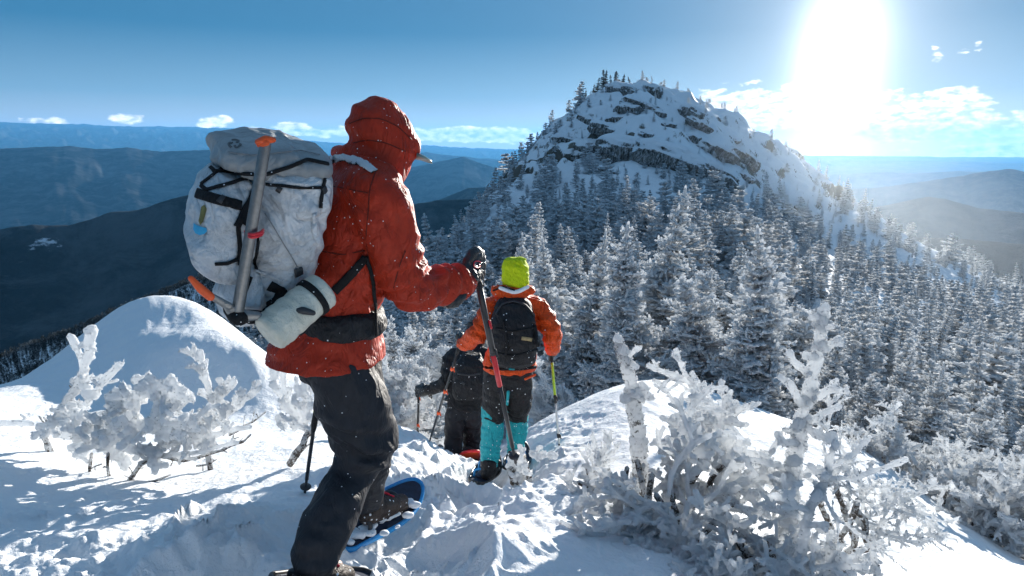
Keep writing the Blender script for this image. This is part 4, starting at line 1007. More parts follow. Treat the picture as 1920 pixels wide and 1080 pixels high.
# frosty finger branch pointing left above the stub bush
rime_shrub('rimed_branch', 'long frosted branch with white fingers reaching up left behind the stub', 'branch', (1380, 830, 4.2), [
 ([(1395, 830, 4.2), (1350, 775, 4.2), (1300, 725, 4.2), (1262, 700, 4.2), (1215, 685, 4.2)], .026, .022, 16, .15, .018, (-.5, 0, .45), 3),
 ([(1300, 725, 4.2), (1285, 700, 4.2), (1268, 655, 4.2)], .018, .018, 7, .09, .016, (-.4, 0, .5), 2),
 ([(1270, 703, 4.2), (1240, 720, 4.2), (1225, 712, 4.2)], .018, .018, 4, .07, .016, (-.4, 0, .1), 1),
 ([(1330, 755, 4.2), (1310, 770, 4.2), (1290, 760, 4.2)], .02, .02, 7, .09, .018, (-.3, 0, .1), 1),
], 61, voxel=.007, disp=.005, mat=M_FINGER)
# snow laden bushes behind the orange hiker's pole arm and left of the third hiker
rime_shrub('snow_mound_bush', 'rounded snow covered bush with dark twigs showing left of the dark hiker', 'shrub', (810, 760, 8.6), [
 ([(808, 790, 8.6), (808, 720, 8.6), (806, 670, 8.6)], .10, .16, 16, .18, .06, (0, 0, .1), 1)], 62, group='snow laden bushes by the dark hiker', voxel=.02, disp=.02,
 lumps=[(810, 672, 8.6, .24), (790, 690, 8.6, .2), (830, 690, 8.6, .22), (812, 705, 8.6, .2)], wood=[([(808, 800, 8.45), (806, 740, 8.4), (800, 700, 8.4)], .03, .02)])
rime_shrub('snow_mound_bush', 'white domed bush directly above the dark hiker\'s gloved pole hand', 'shrub', (760, 800, 7.6), [
 ([(760, 800, 7.6), (762, 740, 7.6), (764, 705, 7.6)], .10, .14, 22, .2, .05, (0, 0, .1), 1)], 63, group='snow laden bushes by the dark hiker', voxel=.02, disp=.02,
 lumps=[(765, 705, 7.6, .2), (750, 720, 7.6, .17), (782, 722, 7.6, .17), (745, 770, 7.5, .12), (795, 775, 7.5, .1)], wood=[([(770, 800, 7.4), (775, 750, 7.4)], .02, .015)])
bush('rimed_shrub', 'frosty undergrowth between the big hiker\'s legs and the dark hiker', (735, 790, 7.0), 18, .45, .03, 64, [(-.6, 0, .5), (.6, 0, .5), (0, 0, .9), (.3, -.3, .2)], voxel=.013, group='small rime clumps')
bush('rimed_shrub', 'dark twiggy frosted bush in the shade right of the orange hiker', (1045, 780, 9.5), 14, .8, .022, 65, [(-.6, 0, .5), (.7, 0, .4), (0, 0, .9)], mat=M_RIME, voxel=.014, group='small rime clumps')
# fringe of low rimed krummholz along the right edge of the slope
FR = [(1660, 880, 6.6, .5, 'low rime twigs poking over the right snow edge nearest the snag'), (1745, 850, 6.4, .55, 'fan of frosty twigs over the right snow edge, middle of the fringe'), (1810, 900, 5.6, .55, 'pale frosty bough hanging over the right snow edge'),
      (1870, 800, 6.0, .6, 'bright tangled rime bush near the right picture edge'), (1880, 960, 4.9, .5, 'frosty bush low at the right picture edge'), (1925, 880, 5.0, .6, 'rimed bush cut by the right picture edge above the snow')]
for q, (px_, py_, Y, L, lab) in enumerate(FR):
    b = at(px_, py_, Y); zz = gz(b.x, b.y) + .25
    pp = proj(b.x, b.y, zz)
    bush('rimed_shrub', lab, (px_, float(pp[1]), Y), 16, L, .016, 70 + q, [(-.8, -.2, .3), (.7, 0, .4), (0, -.3, .7), (-.4, -.6, .2)], voxel=.010, group='rimed bushes along the right snow edge')
# ------------------------------------------------------------------ people
def spline(P, n):
    P = [np.array(p, float) for p in P]; P = [P[0] * 2 - P[1]] + P + [P[-1] * 2 - P[-2]]; out = []
    segs = len(P) - 3
    for s in range(segs):
        p0, p1, p2, p3 = P[s:s + 4]
        for k in range(n):
            t = k / n
            out.append(.5 * ((2 * p1) + (-p0 + p2) * t + (2 * p0 - 5 * p1 + 4 * p2 - p3) * t * t + (-p0 + 3 * p1 - 3 * p2 + p3) * t ** 3))
    out.append(P[-2]); return out
class Solid:
    def __init__(s): s.V = []; s.F = []
    def rings(s, C, A, B, n=20, pw=1.0):
        """closed loft through elliptical rings: centres C, half-axis vectors A and B"""
        o = len(s.V); m = len(C)
        for c, a, b in zip(C, A, B):
            for k in range(n):
                t = 2 * math.pi * k / n; ct, st = math.cos(t), math.sin(t)
                ct = math.copysign(abs(ct) ** pw, ct); st = math.copysign(abs(st) ** pw, st)
                s.V.append(np.array(c) + np.array(a) * ct + np.array(b) * st)
        for i in range(m - 1):
            for k in range(n):
                k1 = (k + 1) % n; s.F.append((o + i * n + k, o + i * n + k1, o + (i + 1) * n + k1, o + (i + 1) * n + k))
        s.V.append(np.array(C[0])); s.V.append(np.array(C[-1])); e = len(s.V)
        for k in range(n):
            k1 = (k + 1) % n; s.F.append((o + k1, o + k, e - 2)); s.F.append((o + (m - 1) * n + k, o + (m - 1) * n + k1, e - 1))
    def limb(s, P, Rd, n=16, steps=5, ref=None, flat=1.0, round_=True, pw=1.0):
        """tapering limb through joints P with radii Rd; flat scales the radius along ref"""
        Q = spline(P, steps); r = np.interp(np.linspace(0, len(Rd) - 1, len(Q)), range(len(Rd)), Rd)
        Q = [np.array(q) for q in Q]
        if round_:
            d0 = Q[0] - Q[1]; d0 /= np.linalg.norm(d0) + 1e-9; d1 = Q[-1] - Q[-2]; d1 /= np.linalg.norm(d1) + 1e-9
            cap = [(.95, .35), (.75, .66), (.4, .92)]
            Q = [Q[0] + d0 * r[0] * a for a, b in cap] + Q + [Q[-1] + d1 * r[-1] * a for a, b in cap[::-1]]
            r = np.concatenate([[r[0] * b for a, b in cap], r, [r[-1] * b for a, b in cap[::-1]]])
        A, B = [], []
        rf = np.array(ref if ref is not None else (.3, -1, .15), float)
        for i in range(len(Q)):
            t = Q[min(i + 1, len(Q) - 1)] - Q[max(i - 1, 0)]; t /= np.linalg.norm(t) + 1e-9
            a = rf - t * np.dot(rf, t); a /= np.linalg.norm(a) + 1e-9; b = np.cross(t, a)
            A.append(a * r[i] * flat); B.append(b * r[i])
        s.rings(Q, A, B, n, pw)
    def ell(s, c, rx, ry, rz, n=20, m=12):
        """ellipsoid with half-axis vectors"""
        C, A, B = [], [], []
        for i in range(1, m):
            t = math.pi * i / m; C.append(np.array(c) - np.array(rz) * math.cos(t)); A.append(np.array(rx) * math.sin(t)); B.append(np.array(ry) * math.sin(t))
        s.rings(C, A, B, n)
    def make(s, name, mat, parent, voxel=.01, sm=4, disp=None):
        return remesh_obj(name, s.V, s.F, voxel, mat, parent, sm, disp or 0)
    def plain(s, name, mat, parent): return link(name, mesh_py(name, s.V, s.F), mat, parent)
def bvh_of(*objs):
    V, F, o = [], [], 0
    for ob in objs:
        me = ob.data; V += [v.co.copy() for v in me.vertices]; F += [[i + o for i in p.vertices] for p in me.polygons]; o = len(V)
    return BVHTree.FromPolygons(V, F)
def shoot(bvh, px, py, off=.003, Yf=2.2):
    d = at(px, py, 1).normalized(); h = bvh.ray_cast(Vector((0, 0, 0)), d)
    if h[0] is None: return at(px, py, Yf), -d, False
    n = h[1] if h[1].dot(d) < 0 else -h[1]
    return h[0] + n * off, n, True
def ribbon(name, bvh, pts, w, th, mat, parent, off=.004, Yf=2.2, n=10, lump=0):
    """webbing laid on a surface under a run of photo points"""
    pp = [np.array(p, float) for p in pts]; P2 = []
    for a, b in zip(pp, pp[1:]):
        for k in range(n): P2.append(a + (b - a) * k / n)
    P2.append(pp[-1]); H = [shoot(bvh, p[0], p[1], off, (p[2] if len(p) > 2 else Yf)) for p in P2]
    C = [np.array(h[0]) for h in H]; N = [np.array(h[1]) for h in H]
    for _ in range(2): C = [C[0]] + [(C[i - 1] + 2 * C[i] + C[i + 1]) / 4 for i in range(1, len(C) - 1)] + [C[-1]]
    s = Solid(); A, B = [], []
    for i in range(len(C)):
        t = C[min(i + 1, len(C) - 1)] - C[max(i - 1, 0)]; t /= np.linalg.norm(t) + 1e-9
        nn = N[i] - t * np.dot(N[i], t); nn /= np.linalg.norm(nn) + 1e-9; a = np.cross(t, nn)
        q = 1 + lump * random.uniform(-1, 1)
        A.append(a * w / 2 * q); B.append(nn * th / 2 * q)
    s.rings(C, A, B, 8, .6); return s.plain(name, mat, parent)
def decal(name, bvh, poly, mat, parent, off=.0025, Yf=2.2):
    """a printed patch: fan of the outline laid on the surface"""
    c = np.mean(np.array(poly, float), 0); rings_ = 4; n = len(poly); V = [shoot(bvh, c[0], c[1], off, Yf)[0]]; F = []
    for r in range(1, rings_ + 1):
        for p in poly: q = c + (np.array(p) - c) * r / rings_; V.append(shoot(bvh, q[0], q[1], off, Yf)[0])
    for k in range(n): F.append((0, 1 + k, 1 + (k + 1) % n))
    for r in range(rings_ - 1):
        for k in range(n): k1 = (k + 1) % n; F.append((1 + r * n + k, 1 + (r + 1) * n + k, 1 + (r + 1) * n + k1, 1 + r * n + k1))
    return link(name, mesh_py(name, V, F), mat, parent)
def creases(amp, sc=7.0, seed=0, dirv=(.6, .3, 1.0), extra=None):
    d = np.array(dirv, float); d /= np.linalg.norm(d)
    def f(co):
        w = fbm(co[:, 0] * 5, co[:, 1] * 5, co[:, 2] * 5, s=seed, o=2)
        al = co @ d
        q = np.stack([co[:, 0], co[:, 1], co[:, 2]], 1) * sc * .55 + np.outer(al, d) * sc * 1.6
        r = 1 - np.abs(fbm(q[:, 0] + w, q[:, 1] - w, q[:, 2] + w, s=seed + 3, o=2)) * 3
        o = amp * (np.clip(r, -.5, 1) - .3) + amp * .6 * w
        if extra is not None: o = o + extra(co)
        return o
    return f
def folds_at(c, r, amp, n_, axis, ph=0):
    """bunched folds round a bent joint"""
    c = np.array(c); axis = np.array(axis, float); axis /= np.linalg.norm(axis)
    def f(co):
        d = co - c; q = np.exp(-(np.linalg.norm(d, axis=1) / r) ** 2)
        w = fbm(co[:, 0] * 7, co[:, 1] * 7, co[:, 2] * 7, s=77, o=2)
        return q * amp * np.sin(d @ axis * n_ + ph + 3.5 * w)
    return f
def glove_solid(wrist, palm, knuck, up, back, scale=1.0, curl=1.0, thumb_side=1):
    """mitt-like glove: palm block, four bent fingers of unequal length and a thumb closing on a grip.
    wrist->knuck is the back of the hand; up runs along the grip; back points away from the palm"""
    s = Solid(); wrist, palm, knuck = map(np.array, (wrist, palm, knuck)); up = np.array(up, float); up /= np.linalg.norm(up); back = np.array(back, float); back /= np.linalg.norm(back)
    f = knuck - wrist; f /= np.linalg.norm(f)
    s.limb([wrist - f * .05 * scale, wrist, palm, knuck - f * .012 * scale], [.038 * scale, .036 * scale, .043 * scale, .040 * scale], ref=back, flat=.68)
    for k, (u, ln) in enumerate([(.034, .95), (.012, 1.06), (-.011, 1.0), (-.033, .8)]):
        k0 = knuck + up * u * scale; l = .033 * ln * scale
        p1 = k0 + (f * .9 + back * .12) * l; p2 = p1 + (f * .15 - back * 1.0) * l * .95; p3 = p2 + (-f * .95 - back * .25) * l * .8
        s.limb([k0 - f * .01, p1, p2, p3], [.0145 * scale, .0140 * scale, .0130 * scale, .0115 * scale], n=10, steps=3)
    t0 = wrist + f * .03 * scale + up * .03 * scale * thumb_side - back * .01; t1 = t0 + (f * .7 + up * .35 * thumb_side - back * .6) * .035 * scale; t2 = t1 + (f * .8 - back * .5 - up * .1) * .03 * scale
    s.limb([t0, t1, t2], [.018 * scale, .0155 * scale, .013 * scale], n=10, steps=3)
    return s
def pole(name, label, pts, segs, parts_mat, top_over=.10, r=.0085, group=None, strap=None, basket=True, clips=()):
    """trekking pole from hand to tip: segs = list of (t0,t1,material,radius)"""
    a, b = np.array(at(*pts[0])), np.array(at(*pts[1])); d = b - a; L = np.linalg.norm(d); d /= L
    e = empty(name, tuple(b)); meta(e, label, 'trekking pole', group)
    s = Solid(); s.limb([a - d * top_over, a - d * .03, a + d * .05, a + d * .10], [.016, .013, .015, .012], n=10, steps=3); s.plain('grip', parts_mat['grip'], e)
    for q, (t0, t1, mt, rr) in enumerate(segs):
        s = Solid(); s.limb([a + d * (t0 * L), a + d * (t1 * L)], [rr, rr], n=10, steps=2, round_=False); s.plain('shaft_section', mt, e)
    for (t, mt) in clips:
        s = Solid(); c = a + d * L * t; s.limb([c - d * .018, c + d * .018], [.0135, .0125], n=10, steps=2, round_=False)
        s.limb([c + np.array([.012, -.01, .008]), c + np.array([.02, -.014, -.02])], [.006, .005], n=6, steps=2); s.plain('lock', mt, e)
    s = Solid(); s.limb([b - d * .03, b + d * .02], [.006, .002], n=8, steps=2); s.plain('tip', parts_mat['tip'], e)
    if basket:
        s = Solid(); c = b - d * .06; u = np.cross(d, [1, 0, 0]); u /= np.linalg.norm(u); v = np.cross(d, u)
        s.rings([c, c + d * .004, c + d * .008], [u * .010, u * .027, u * .026], [v * .010, v * .027, v * .026], 18); s.plain('basket', parts_mat['tip'], e)
    if strap:
        s = Solid(); s.limb([a - d * top_over * .7, a - d * .05 + np.array(strap), a + d * .03 + np.array(strap) * .8, a - d * .02], [.006] * 4, n=6, steps=4, ref=(1, 0, 0), flat=.3); s.plain('wrist_strap', parts_mat['grip'], e)
    return e
def snowshoe(label, tail, tip, width, side_up, mats, group, lift=.02, strapc=None, tipup=.10, sh=1.0):
    tail, tip = np.array(tail), np.array(tip); d = tip - tail; L = np.linalg.norm(d); d /= L
    up = np.array(side_up, float); up -= d * np.dot(up, d); up /= np.linalg.norm(up); sd = np.cross(d, up)
    e = empty('snowshoe', tuple(tail)); meta(e, label, 'snowshoe', group)
    N = 40; out = []
    def pos(t):   # t 0..1 along, returns half width and rise
        q_ = max(0, (t - .6) / .4); w = width * .5 * (math.sqrt(max(0, 1 - q_ * q_)) if t > .6 else (.66 + .34 * float(smooth(0, .6, np.array(t)))) * min(1, math.sqrt(max(0, 1 - ((.10 - min(t, .10)) / .10) ** 2)))); rise = tipup * max(0, (t - .74) / .26) ** 1.7
        return float(w), float(rise)
    ts = [.5 - .5 * math.cos(math.pi * i / N) for i in range(N + 1)]
    V, F = [], []
    for t in ts:
        w, rs = pos(t)
        for k in range(7): q = k / 3 - 1; V.append(tail + d * L * t + sd * w * q + up * (rs + .004)); 
        for k in range(7): q = k / 3 - 1; V.append(tail + d * L * t + sd * w * q + up * (rs - .004))
    for i in range(N):
        for k in range(6):
            a = i * 14 + k; F.append((a, a + 1, a + 15, a + 14)); F.append((a + 8, a + 7, a + 21, a + 22))
        F.append((i * 14, i * 14 + 14, i * 14 + 21, i * 14 + 7)); F.append((i * 14 + 6, i * 14 + 13, i * 14 + 27, i * 14 + 20))
    link('deck', mesh_py('deck', V, F), mats['deck'], e, shade=False)
    loop = []
    for t in ts: w, rs = pos(t); loop.append(tail + d * L * t + sd * (w + .004) + up * rs)
    for t in ts[::-1]: w, rs = pos(t); loop.append(tail + d * L * t - sd * (w + .004) + up * rs)
    s = Solid(); A, B = [], []
    for i in range(len(loop)):
        t = loop[(i + 1) % len(loop)] - loop[i - 1]; t /= np.linalg.norm(t) + 1e-9; a = np.cross(t, up); a /= np.linalg.norm(a) + 1e-9
        A.append(a * .009); B.append(up * .014)
    s.rings(loop + [loop[0]], A + [A[0]], B + [B[0]], 10, .7); s.plain('frame', mats['frame'], e)
    # binding: base plate, toe cup and two straps over the instep
    c = tail + d * L * .52
    s = Solid(); s.limb([c - d * .13 + up * .012, c + d * .12 + up * .012], [.045, .05], n=12, steps=3, ref=up, flat=.22); s.plain('binding_plate', mats['deck'], e)
    for (o, h) in ((.07, .085), (-.02, .11), (-.15, .07)):
        P = [c + d * o + sd * .052 + up * .01, c + d * o + sd * .048 + up * h * .7 * sh, c + d * o + up * h * sh, c + d * o - sd * .048 + up * h * .7 * sh, c + d * o - sd * .052 + up * .01]
        s = Solid(); s.limb(P, [.010] * 5, n=8, steps=4, ref=d, flat=1.0); s.plain('binding_strap', mats['strap'], e)
    return e

M_JACKET = fabric('rust_red_shell', (.40, .029, .009), .55, .10, 7, .020, .25, .12, 110)
M_TROUS = fabric('charcoal_shell_trousers', (.020, .021, .026), .62, .03, 6, .014, .25, .15, 110)
M_GLOVE = fabric('black_glove_leather', (.010, .010, .011), .32, .22, 14, .012, .6, .3, 90)
M_BOOT = fabric('snowy_brown_boot', (.05, .035, .028), .6, .9, 20, .01, .3, .3, 45)
M_SKIN = simple('skin', (.45, .26, .18), .5, 0, 30, .08, .001)
M_BLACK = fabric('black_webbing', (.012, .012, .013), .7, .12, 30, .004, .2, .3, 120)
M_BLACKF = fabric('black_cloth', (.014, .014, .016), .6, .16, 9, .02, .3, .3, 50)
M_ALU = simple('grey_anodised', (.22, .22, .215), .38, .7, 80, .15, .0006)
M_ORANGE = simple('orange_plastic', (.85, .10, .012), .45, 0, 60, .1, .0005)
M_RED = simple('red_paint', (.72, .02, .03), .35, 0, 60, .1, .0003)
M_CARBON = simple('dark_carbon', (.022, .023, .026), .35, 0, 120, .2, .0002)
M_PLUM = simple('dark_plastic', (.03, .03, .033), .5, 0, 90, .2, .0005)
M_LIME = simple('lime_paint', (.42, .62, .03), .4, 0, 90, .1, .0003)
M_WHITEP = simple('white_paint', (.7, .7, .68), .4, 0, 90, .1, .0003)
M_LAVA = fabric('orange_shell', (.78, .080, .007), .5, .10, 12, .03, .3, .15, 50)
M_HAT = fabric('yellow_knit', (.60, .72, .012), .75, .03, 20, .012, .2, .12, 60)
M_TEAL = fabric('turquoise_gaiter', (.015, .38, .42), .5, .35, 10, .02, .3, .15, 60)
M_SNOWBIT = simple('stuck_snow', (.84, .86, .88), .8, 0, 60, .03, .004, .1)
M_BLUEF = simple('blue_frame', (.02, .26, .60), .4, 0, 60, .15, .0006)
M_DECK = simple('blue_black_deck', (.012, .02, .045), .5, 0, 40, .4, .001)
M_VISOR = simple('grey_green_visor', (.20, .30, .27), .3, 0, 60, .15, .0005)
M_FROSTWEB = rime_mat('frosted_webbing', .52, (.02, .02, .022), 45, (.8, .82, .85), 0)
# crinkled white pack cloth
def packcloth(name, col, col2, sc=16, bd=.03):
    m, nt, b = newmat(name)
    tc = nt.nodes.new('ShaderNodeTexCoord')
    n1 = nd(nt, 'ShaderNodeTexNoise', Scale=sc * .35, Detail=3, Roughness=.5, Distortion=1.5); nt.links.new(tc.outputs['Object'], n1.inputs['Vector'])
    rid = math_(nt, 'ABSOLUTE', math_(nt, 'SUBTRACT', n1.outputs[0], .5))
    vo = nd(nt, 'ShaderNodeTexVoronoi', Scale=sc, Randomness=1); vo.feature = 'DISTANCE_TO_EDGE'
    n2 = nd(nt, 'ShaderNodeTexNoise', Scale=sc * .6, Detail=6, Roughness=.65); nt.links.new(tc.outputs['Object'], n2.inputs['Vector'])
    ad = nd(nt, 'ShaderNodeVectorMath', operation='MULTIPLY_ADD'); nt.links.new(n2.outputs['Color'], ad.inputs[0]); ad.inputs[1].default_value = (.12, .12, .12); nt.links.new(tc.outputs['Object'], ad.inputs[2])
    nt.links.new(ad.outputs[0], vo.inputs['Vector'])
    h = math_(nt, 'ADD', math_(nt, 'MULTIPLY', rid, 1.3), math_(nt, 'MULTIPLY', math_(nt, 'MINIMUM', vo.outputs['Distance'], .25), .35))
    nt.links.new(ramp(nt, n2.outputs[0], [(.32, col2), (.6, col)]).outputs[0], b.inputs['Base Color'])
    b.inputs['Roughness'].default_value = .42; b.inputs['Specular IOR Level'].default_value = .4
    bump(nt, b, h, bd); return m
M_PACK = packcloth('white_pack_cloth', (.68, .69, .70), (.44, .45, .46), 15, .05)
M_LID = packcloth('grey_pack_lid', (.34, .35, .35), (.24, .25, .25), 10, .04)
M_FOAM = packcloth('cream_foam_roll', (.70, .67, .56), (.60, .57, .46), 30, .012)

X_ = np.array([1., 0, 0]); Y_ = np.array([0, 1., 0])
# ======================= person 1 =======================
F1 = np.array([.77, .64, 0.]); R1 = np.array([.64, -.77, 0.]); UP = np.array([0, 0, 1.])
b1 = at(620, 1060, 2.35); p1 = empty('person', (b1.x, b1.y, gz(b1.x, b1.y)))
meta(p1, 'hiker in a rust red hooded jacket and charcoal trousers striding past in the foreground', 'person')
A_ = lambda *q: np.array(at(*q))
sh_r, el_r, wr_r = A_(706, 362, 2.26), A_(768, 532, 2.34), A_(858, 530, 2.52)
sh_l, el_l, wr_l = A_(650, 345, 2.56), A_(600, 520, 2.68), A_(588, 640, 2.72)
hipr, knr, anr = A_(636, 660, 2.32), A_(688, 828, 2.42), A_(592, 1035, 2.16)
hipl, knl, anl = A_(655, 655, 2.48), A_(698, 810, 2.72), A_(690, 945, 2.84)
neck, head = A_(678, 326, 2.40), A_(712, 253, 2.42)
pel, waist, chest = A_(630, 650, 2.40), A_(642, 560, 2.39), A_(652, 430, 2.38)
hf = np.array([.93, .36, -.10]); hf /= np.linalg.norm(hf); hs_ = np.cross(hf, UP)
s = Solid()
s.rings([pel - UP * .08, pel, waist, chest, chest + UP * .12, neck - UP * .03], [R1 * q for q in (.12, .15, .13, .155, .14, .06)], [F1 * q for q in (.08, .10, .09, .11, .09, .055)])
s.limb([neck - UP * .04, head - UP * .05], [.055, .055]); s.ell(head, hf * .092, hs_ * .072, UP * .112); s.limb([head + hf * .088 - UP * .005, head + hf * .10 - UP * .03], [.012, .016]); s.limb([head + hf * .03 - UP * .085, head + hf * .065 - UP * .085], [.045, .03])
for sg in (-1, 1): s.limb([head + hs_ * .07 * sg + UP * .01, head + hs_ * .076 * sg - UP * .03], [.014, .011])
for (a, b, c) in ((sh_r, el_r, wr_r), (sh_l, el_l, wr_l)): s.limb([chest + UP * .1, a, b, c, c + (c - b) * .25], [.06, .055, .04, .028, .022])
for (a, b, c, t, m1_, m2_) in ((hipr, knr, anr, A_(630, 1062, 2.24), A_(664, 755, 2.37), A_(637, 945, 2.29)), (hipl, knl, anl, A_(735, 945, 2.98), A_(672, 745, 2.55), A_(696, 880, 2.79))): s.limb([a, m1_, b, m2_, c], [.085, .075, .052, .046, .034]); s.limb([c - UP * .02, (c + t) / 2 - UP * .04, t], [.038, .035, .028])
s.make('body', M_SKIN, p1, .012, 3)
# jacket with hood
s = Solid()
hem = A_(610, 668, 2.40)
tor = [hem - UP * .005, A_(616, 640, 2.40), A_(628, 590, 2.39), waist, A_(648, 490, 2.38), chest, A_(662, 380, 2.38), A_(668, 340, 2.40), neck]
s.rings([np.array(c) for c in tor], [R1 * q for q in (.235, .215, .175, .165, .18, .19, .17, .13, .07)], [F1 * q for q in (.215, .19, .15, .138, .14, .145, .12, .10, .085)], 28)
s.rings([A_(560, 655, 2.34), A_(575, 625, 2.35), A_(590, 590, 2.36)], [R1 * .12, R1 * .13, R1 * .10], [F1 * .11, F1 * .10, F1 * .07], 20)
s.limb([A_(668, 352, 2.36), sh_r, A_(728, 440, 2.27), el_r, A_(815, 534, 2.43), wr_r], [.095, .100, .098, .088, .072, .064], n=22)
s.limb([A_(664, 345, 2.44), sh_l, el_l, wr_l], [.09, .095, .08, .06])
# hood
s.ell(head + UP * .006 - hf * .004, hf * .113, hs_ * .104, UP * .122)
s.rings([head + hf * .02 + UP * .015, head + hf * .075 + UP * .008, head + hf * .118 - UP * .022, head + hf * .140 - UP * .028], [UP * .10, UP * .088, UP * .054, UP * .030], [hs_ * .10, hs_ * .085, hs_ * .058, hs_ * .040], 20)
s.limb([head - UP * .04 + hf * .03, A_(716, 320, 2.42), A_(696, 350, 2.40)], [.098, .082, .085]); s.limb([head - UP * .06, neck], [.095, .10])
s.limb([A_(632, 290, 2.46), A_(655, 292, 2.38), A_(690, 312, 2.34)], [.03, .042, .034])
def jx(co):
    f1 = folds_at(el_r, .15, .010, 100, (el_r - sh_r))(co); f2 = folds_at(A_(835, 532, 2.46), .13, .010, 95, (wr_r - el_r), 1)(co); f3 = folds_at(A_(700, 310, 2.38), .12, .009, 75, (.3, 0, 1), .5)(co); f4 = folds_at(A_(690, 450, 2.2), .16, .010, 45, (.8, 0, .5), .5)(co)
    return f1 + f2 + f3 + f4
J = s.make('jacket', M_JACKET, p1, .0085, 3, creases(.007, 6, 2, extra=jx))
# cuff, hood drawcord toggle, chest hem cord
s = Solid(); s.limb([wr_r - (wr_r - el_r) * .06, wr_r + (wr_r - el_r) * .10], [.064, .060], n=18, steps=3); s.make('cuff', M_JACKET, J, .007, 2)
jb = bvh_of(J)
M_SEAM = fabric('dark_red_seam', (.13, .014, .006), .7, 0, 20, .002)
for sp_ in ([(655, 232), (680, 222), (712, 222), (745, 236), (772, 262)], [(662, 268), (690, 262), (725, 268), (760, 284)], [(704, 322), (694, 352), (690, 400), (686, 450), (694, 500), (706, 545)], [(600, 345), (640, 352), (690, 362)], [(600, 470), (640, 478), (684, 470)], [(760, 470), (748, 500), (738, 540)]):
    ribbon('seam', jb, sp_, .0045, .0035, M_SEAM, J, .0005, 2.2, 6)
# visor of the cap under the hood
s = Solid(); c = head + hf * .128 - UP * .058; s.rings([c - hf * .01, c + hf * .02 - UP * .006, c + hf * .045 - UP * .016, c + hf * .055 - UP * .021], [hs_ * .062, hs_ * .064, hs_ * .045, hs_ * .01], [UP * .014, UP * .010, UP * .006, UP * .003], 16); s.plain('cap_visor', M_VISOR, p1)
# trousers
s = Solid()
s.rings([A_(630, 640, 2.41), A_(628, 672, 2.41), A_(634, 705, 2.41)], [R1 * .15, R1 * .16, R1 * .15], [F1 * .13, F1 * .14, F1 * .13], 24)
s.limb([hipr + np.array((.0, 0, -.06)), A_(662, 750, 2.36), A_(676, 800, 2.40), knr + F1 * .012, A_(656, 895, 2.36), A_(636, 945, 2.28), A_(608, 1000, 2.20), A_(592, 1045, 2.15)], [.112, .130, .122, .108, .088, .094, .092, .082], n=22)
s.limb([hipl - UP * .06, A_(672, 745, 2.55), knl, A_(696, 880, 2.79), A_(688, 935, 2.84)], [.125, .11, .092, .080, .072], n=20)
def tx(co):
    return folds_at(A_(690, 850, 2.3), .13, .013, 75, (.3, .0, 1))(co) + folds_at(A_(590, 1020, 2.1), .12, .009, 65, (.2, 0, 1))(co) + folds_at(A_(620, 800, 2.3), .13, .014, 42, (.7, 0, .7))(co) + folds_at(A_(660, 700, 2.2), .12, .010, 36, (.6, 0, .8), 2)(co)
s.make('trousers', M_TROUS, p1, .009, 3, creases(.008, 6, 5, (.7, .2, .8), extra=tx))
# gloves
hd = A_(890, 512, 2.60); px1 = A_(900, 545, 2.62)
pdir = A_(966, 868, 3.05) - A_(893, 510, 2.60); pdir /= np.linalg.norm(pdir)
wv = wr_r + (wr_r - el_r) * .08; fw = hd - wv; fw /= np.linalg.norm(fw)
kn = hd + UP * .020 + np.array([-.012, -.02, 0])
g = glove_solid(wv, (wv + kn) / 2 + UP * .012, kn, -pdir, (-.35, -.85, .35), 1.42, 1, 1)
g.limb([wr_r + (wr_r - el_r) * .02, wv + fw * .02], [.052, .050], n=16)
G1 = g.make('glove', M_GLOVE, p1, .0045, 2, lambda co: .0025 * fbm(co[:, 0] * 50, co[:, 1] * 50, co[:, 2] * 50, s=4, o=2))
gb = bvh_of(G1)
# looped red emblem on the back of the glove
ribbon('glove_emblem', gb, [(901, 492), (893, 488), (887, 494), (889, 502), (898, 503), (901, 497), (896, 496)], .005, .002, M_RED, G1, .002, 2.55, 3)
lw = wr_l; g = glove_solid(lw, lw + np.array([.0, .0, -.05]), lw + np.array([.01, .01, -.10]), (.3, .9, 0), (-.9, .2, 0), 1.2); g.make('glove', M_GLOVE, p1, .006, 2)
# boots
def boot(parent, heel, toe, shaft_top, mat, lace=None, r=.05):
    heel, toe, st = map(np.array, (heel, toe, shaft_top)); d = toe - heel; d /= np.linalg.norm(d)
    s = Solid(); s.limb([heel, heel + (toe - heel) * .35 + UP * .012, heel + (toe - heel) * .7 + UP * .004, toe], [r * .95, r * 1.05, r * .98, r * .72], n=16, ref=UP, flat=.85); s.limb([heel + d * .02, heel + d * .03 + UP * .06, st], [r * 1.0, r * 1.05, r * 1.12], n=16)
    s.limb([heel - UP * .035, toe - UP * .032], [r * .85, r * .8], n=12, ref=UP, flat=.35)
    B = s.make('boot', mat, parent, .007, 2)
    if lace is not None:
        sd = np.cross(d, UP); sd /= np.linalg.norm(sd)
        s = Solid(); k = heel + (toe - heel) * .42 + UP * (r * 1.25)
        P = []
        for q in range(9): P.append(k + d * (.07 - q * .017) + UP * (-.028 + q * .011) + sd * (.028 if q % 2 else -.028) + UP * (.002))
        s.limb(P, [.0045] * 9, n=7, steps=2)
        s.limb([P[-1], P[-1] + UP * .03 - sd * .02, P[-1] + UP * .02 - sd * .05 + d * .02, P[-1] - sd * .02], [.004] * 4, n=6, steps=4); s.limb([P[-2], P[-2] + d * .03 - sd * .04 - UP * .01, P[-2] + d * .05 - sd * .06 - UP * .035], [.004] * 3, n=6, steps=4)
        s.plain('laces', lace, B)
    return B
M_LACE = simple('crimson_lace', (.62, .02, .05), .6, 0, 120, .2, .0005)
boot(p1, A_(690, 962, 2.84), A_(752, 938, 3.04), A_(688, 915, 2.84), M_BOOT, M_LACE, .052)
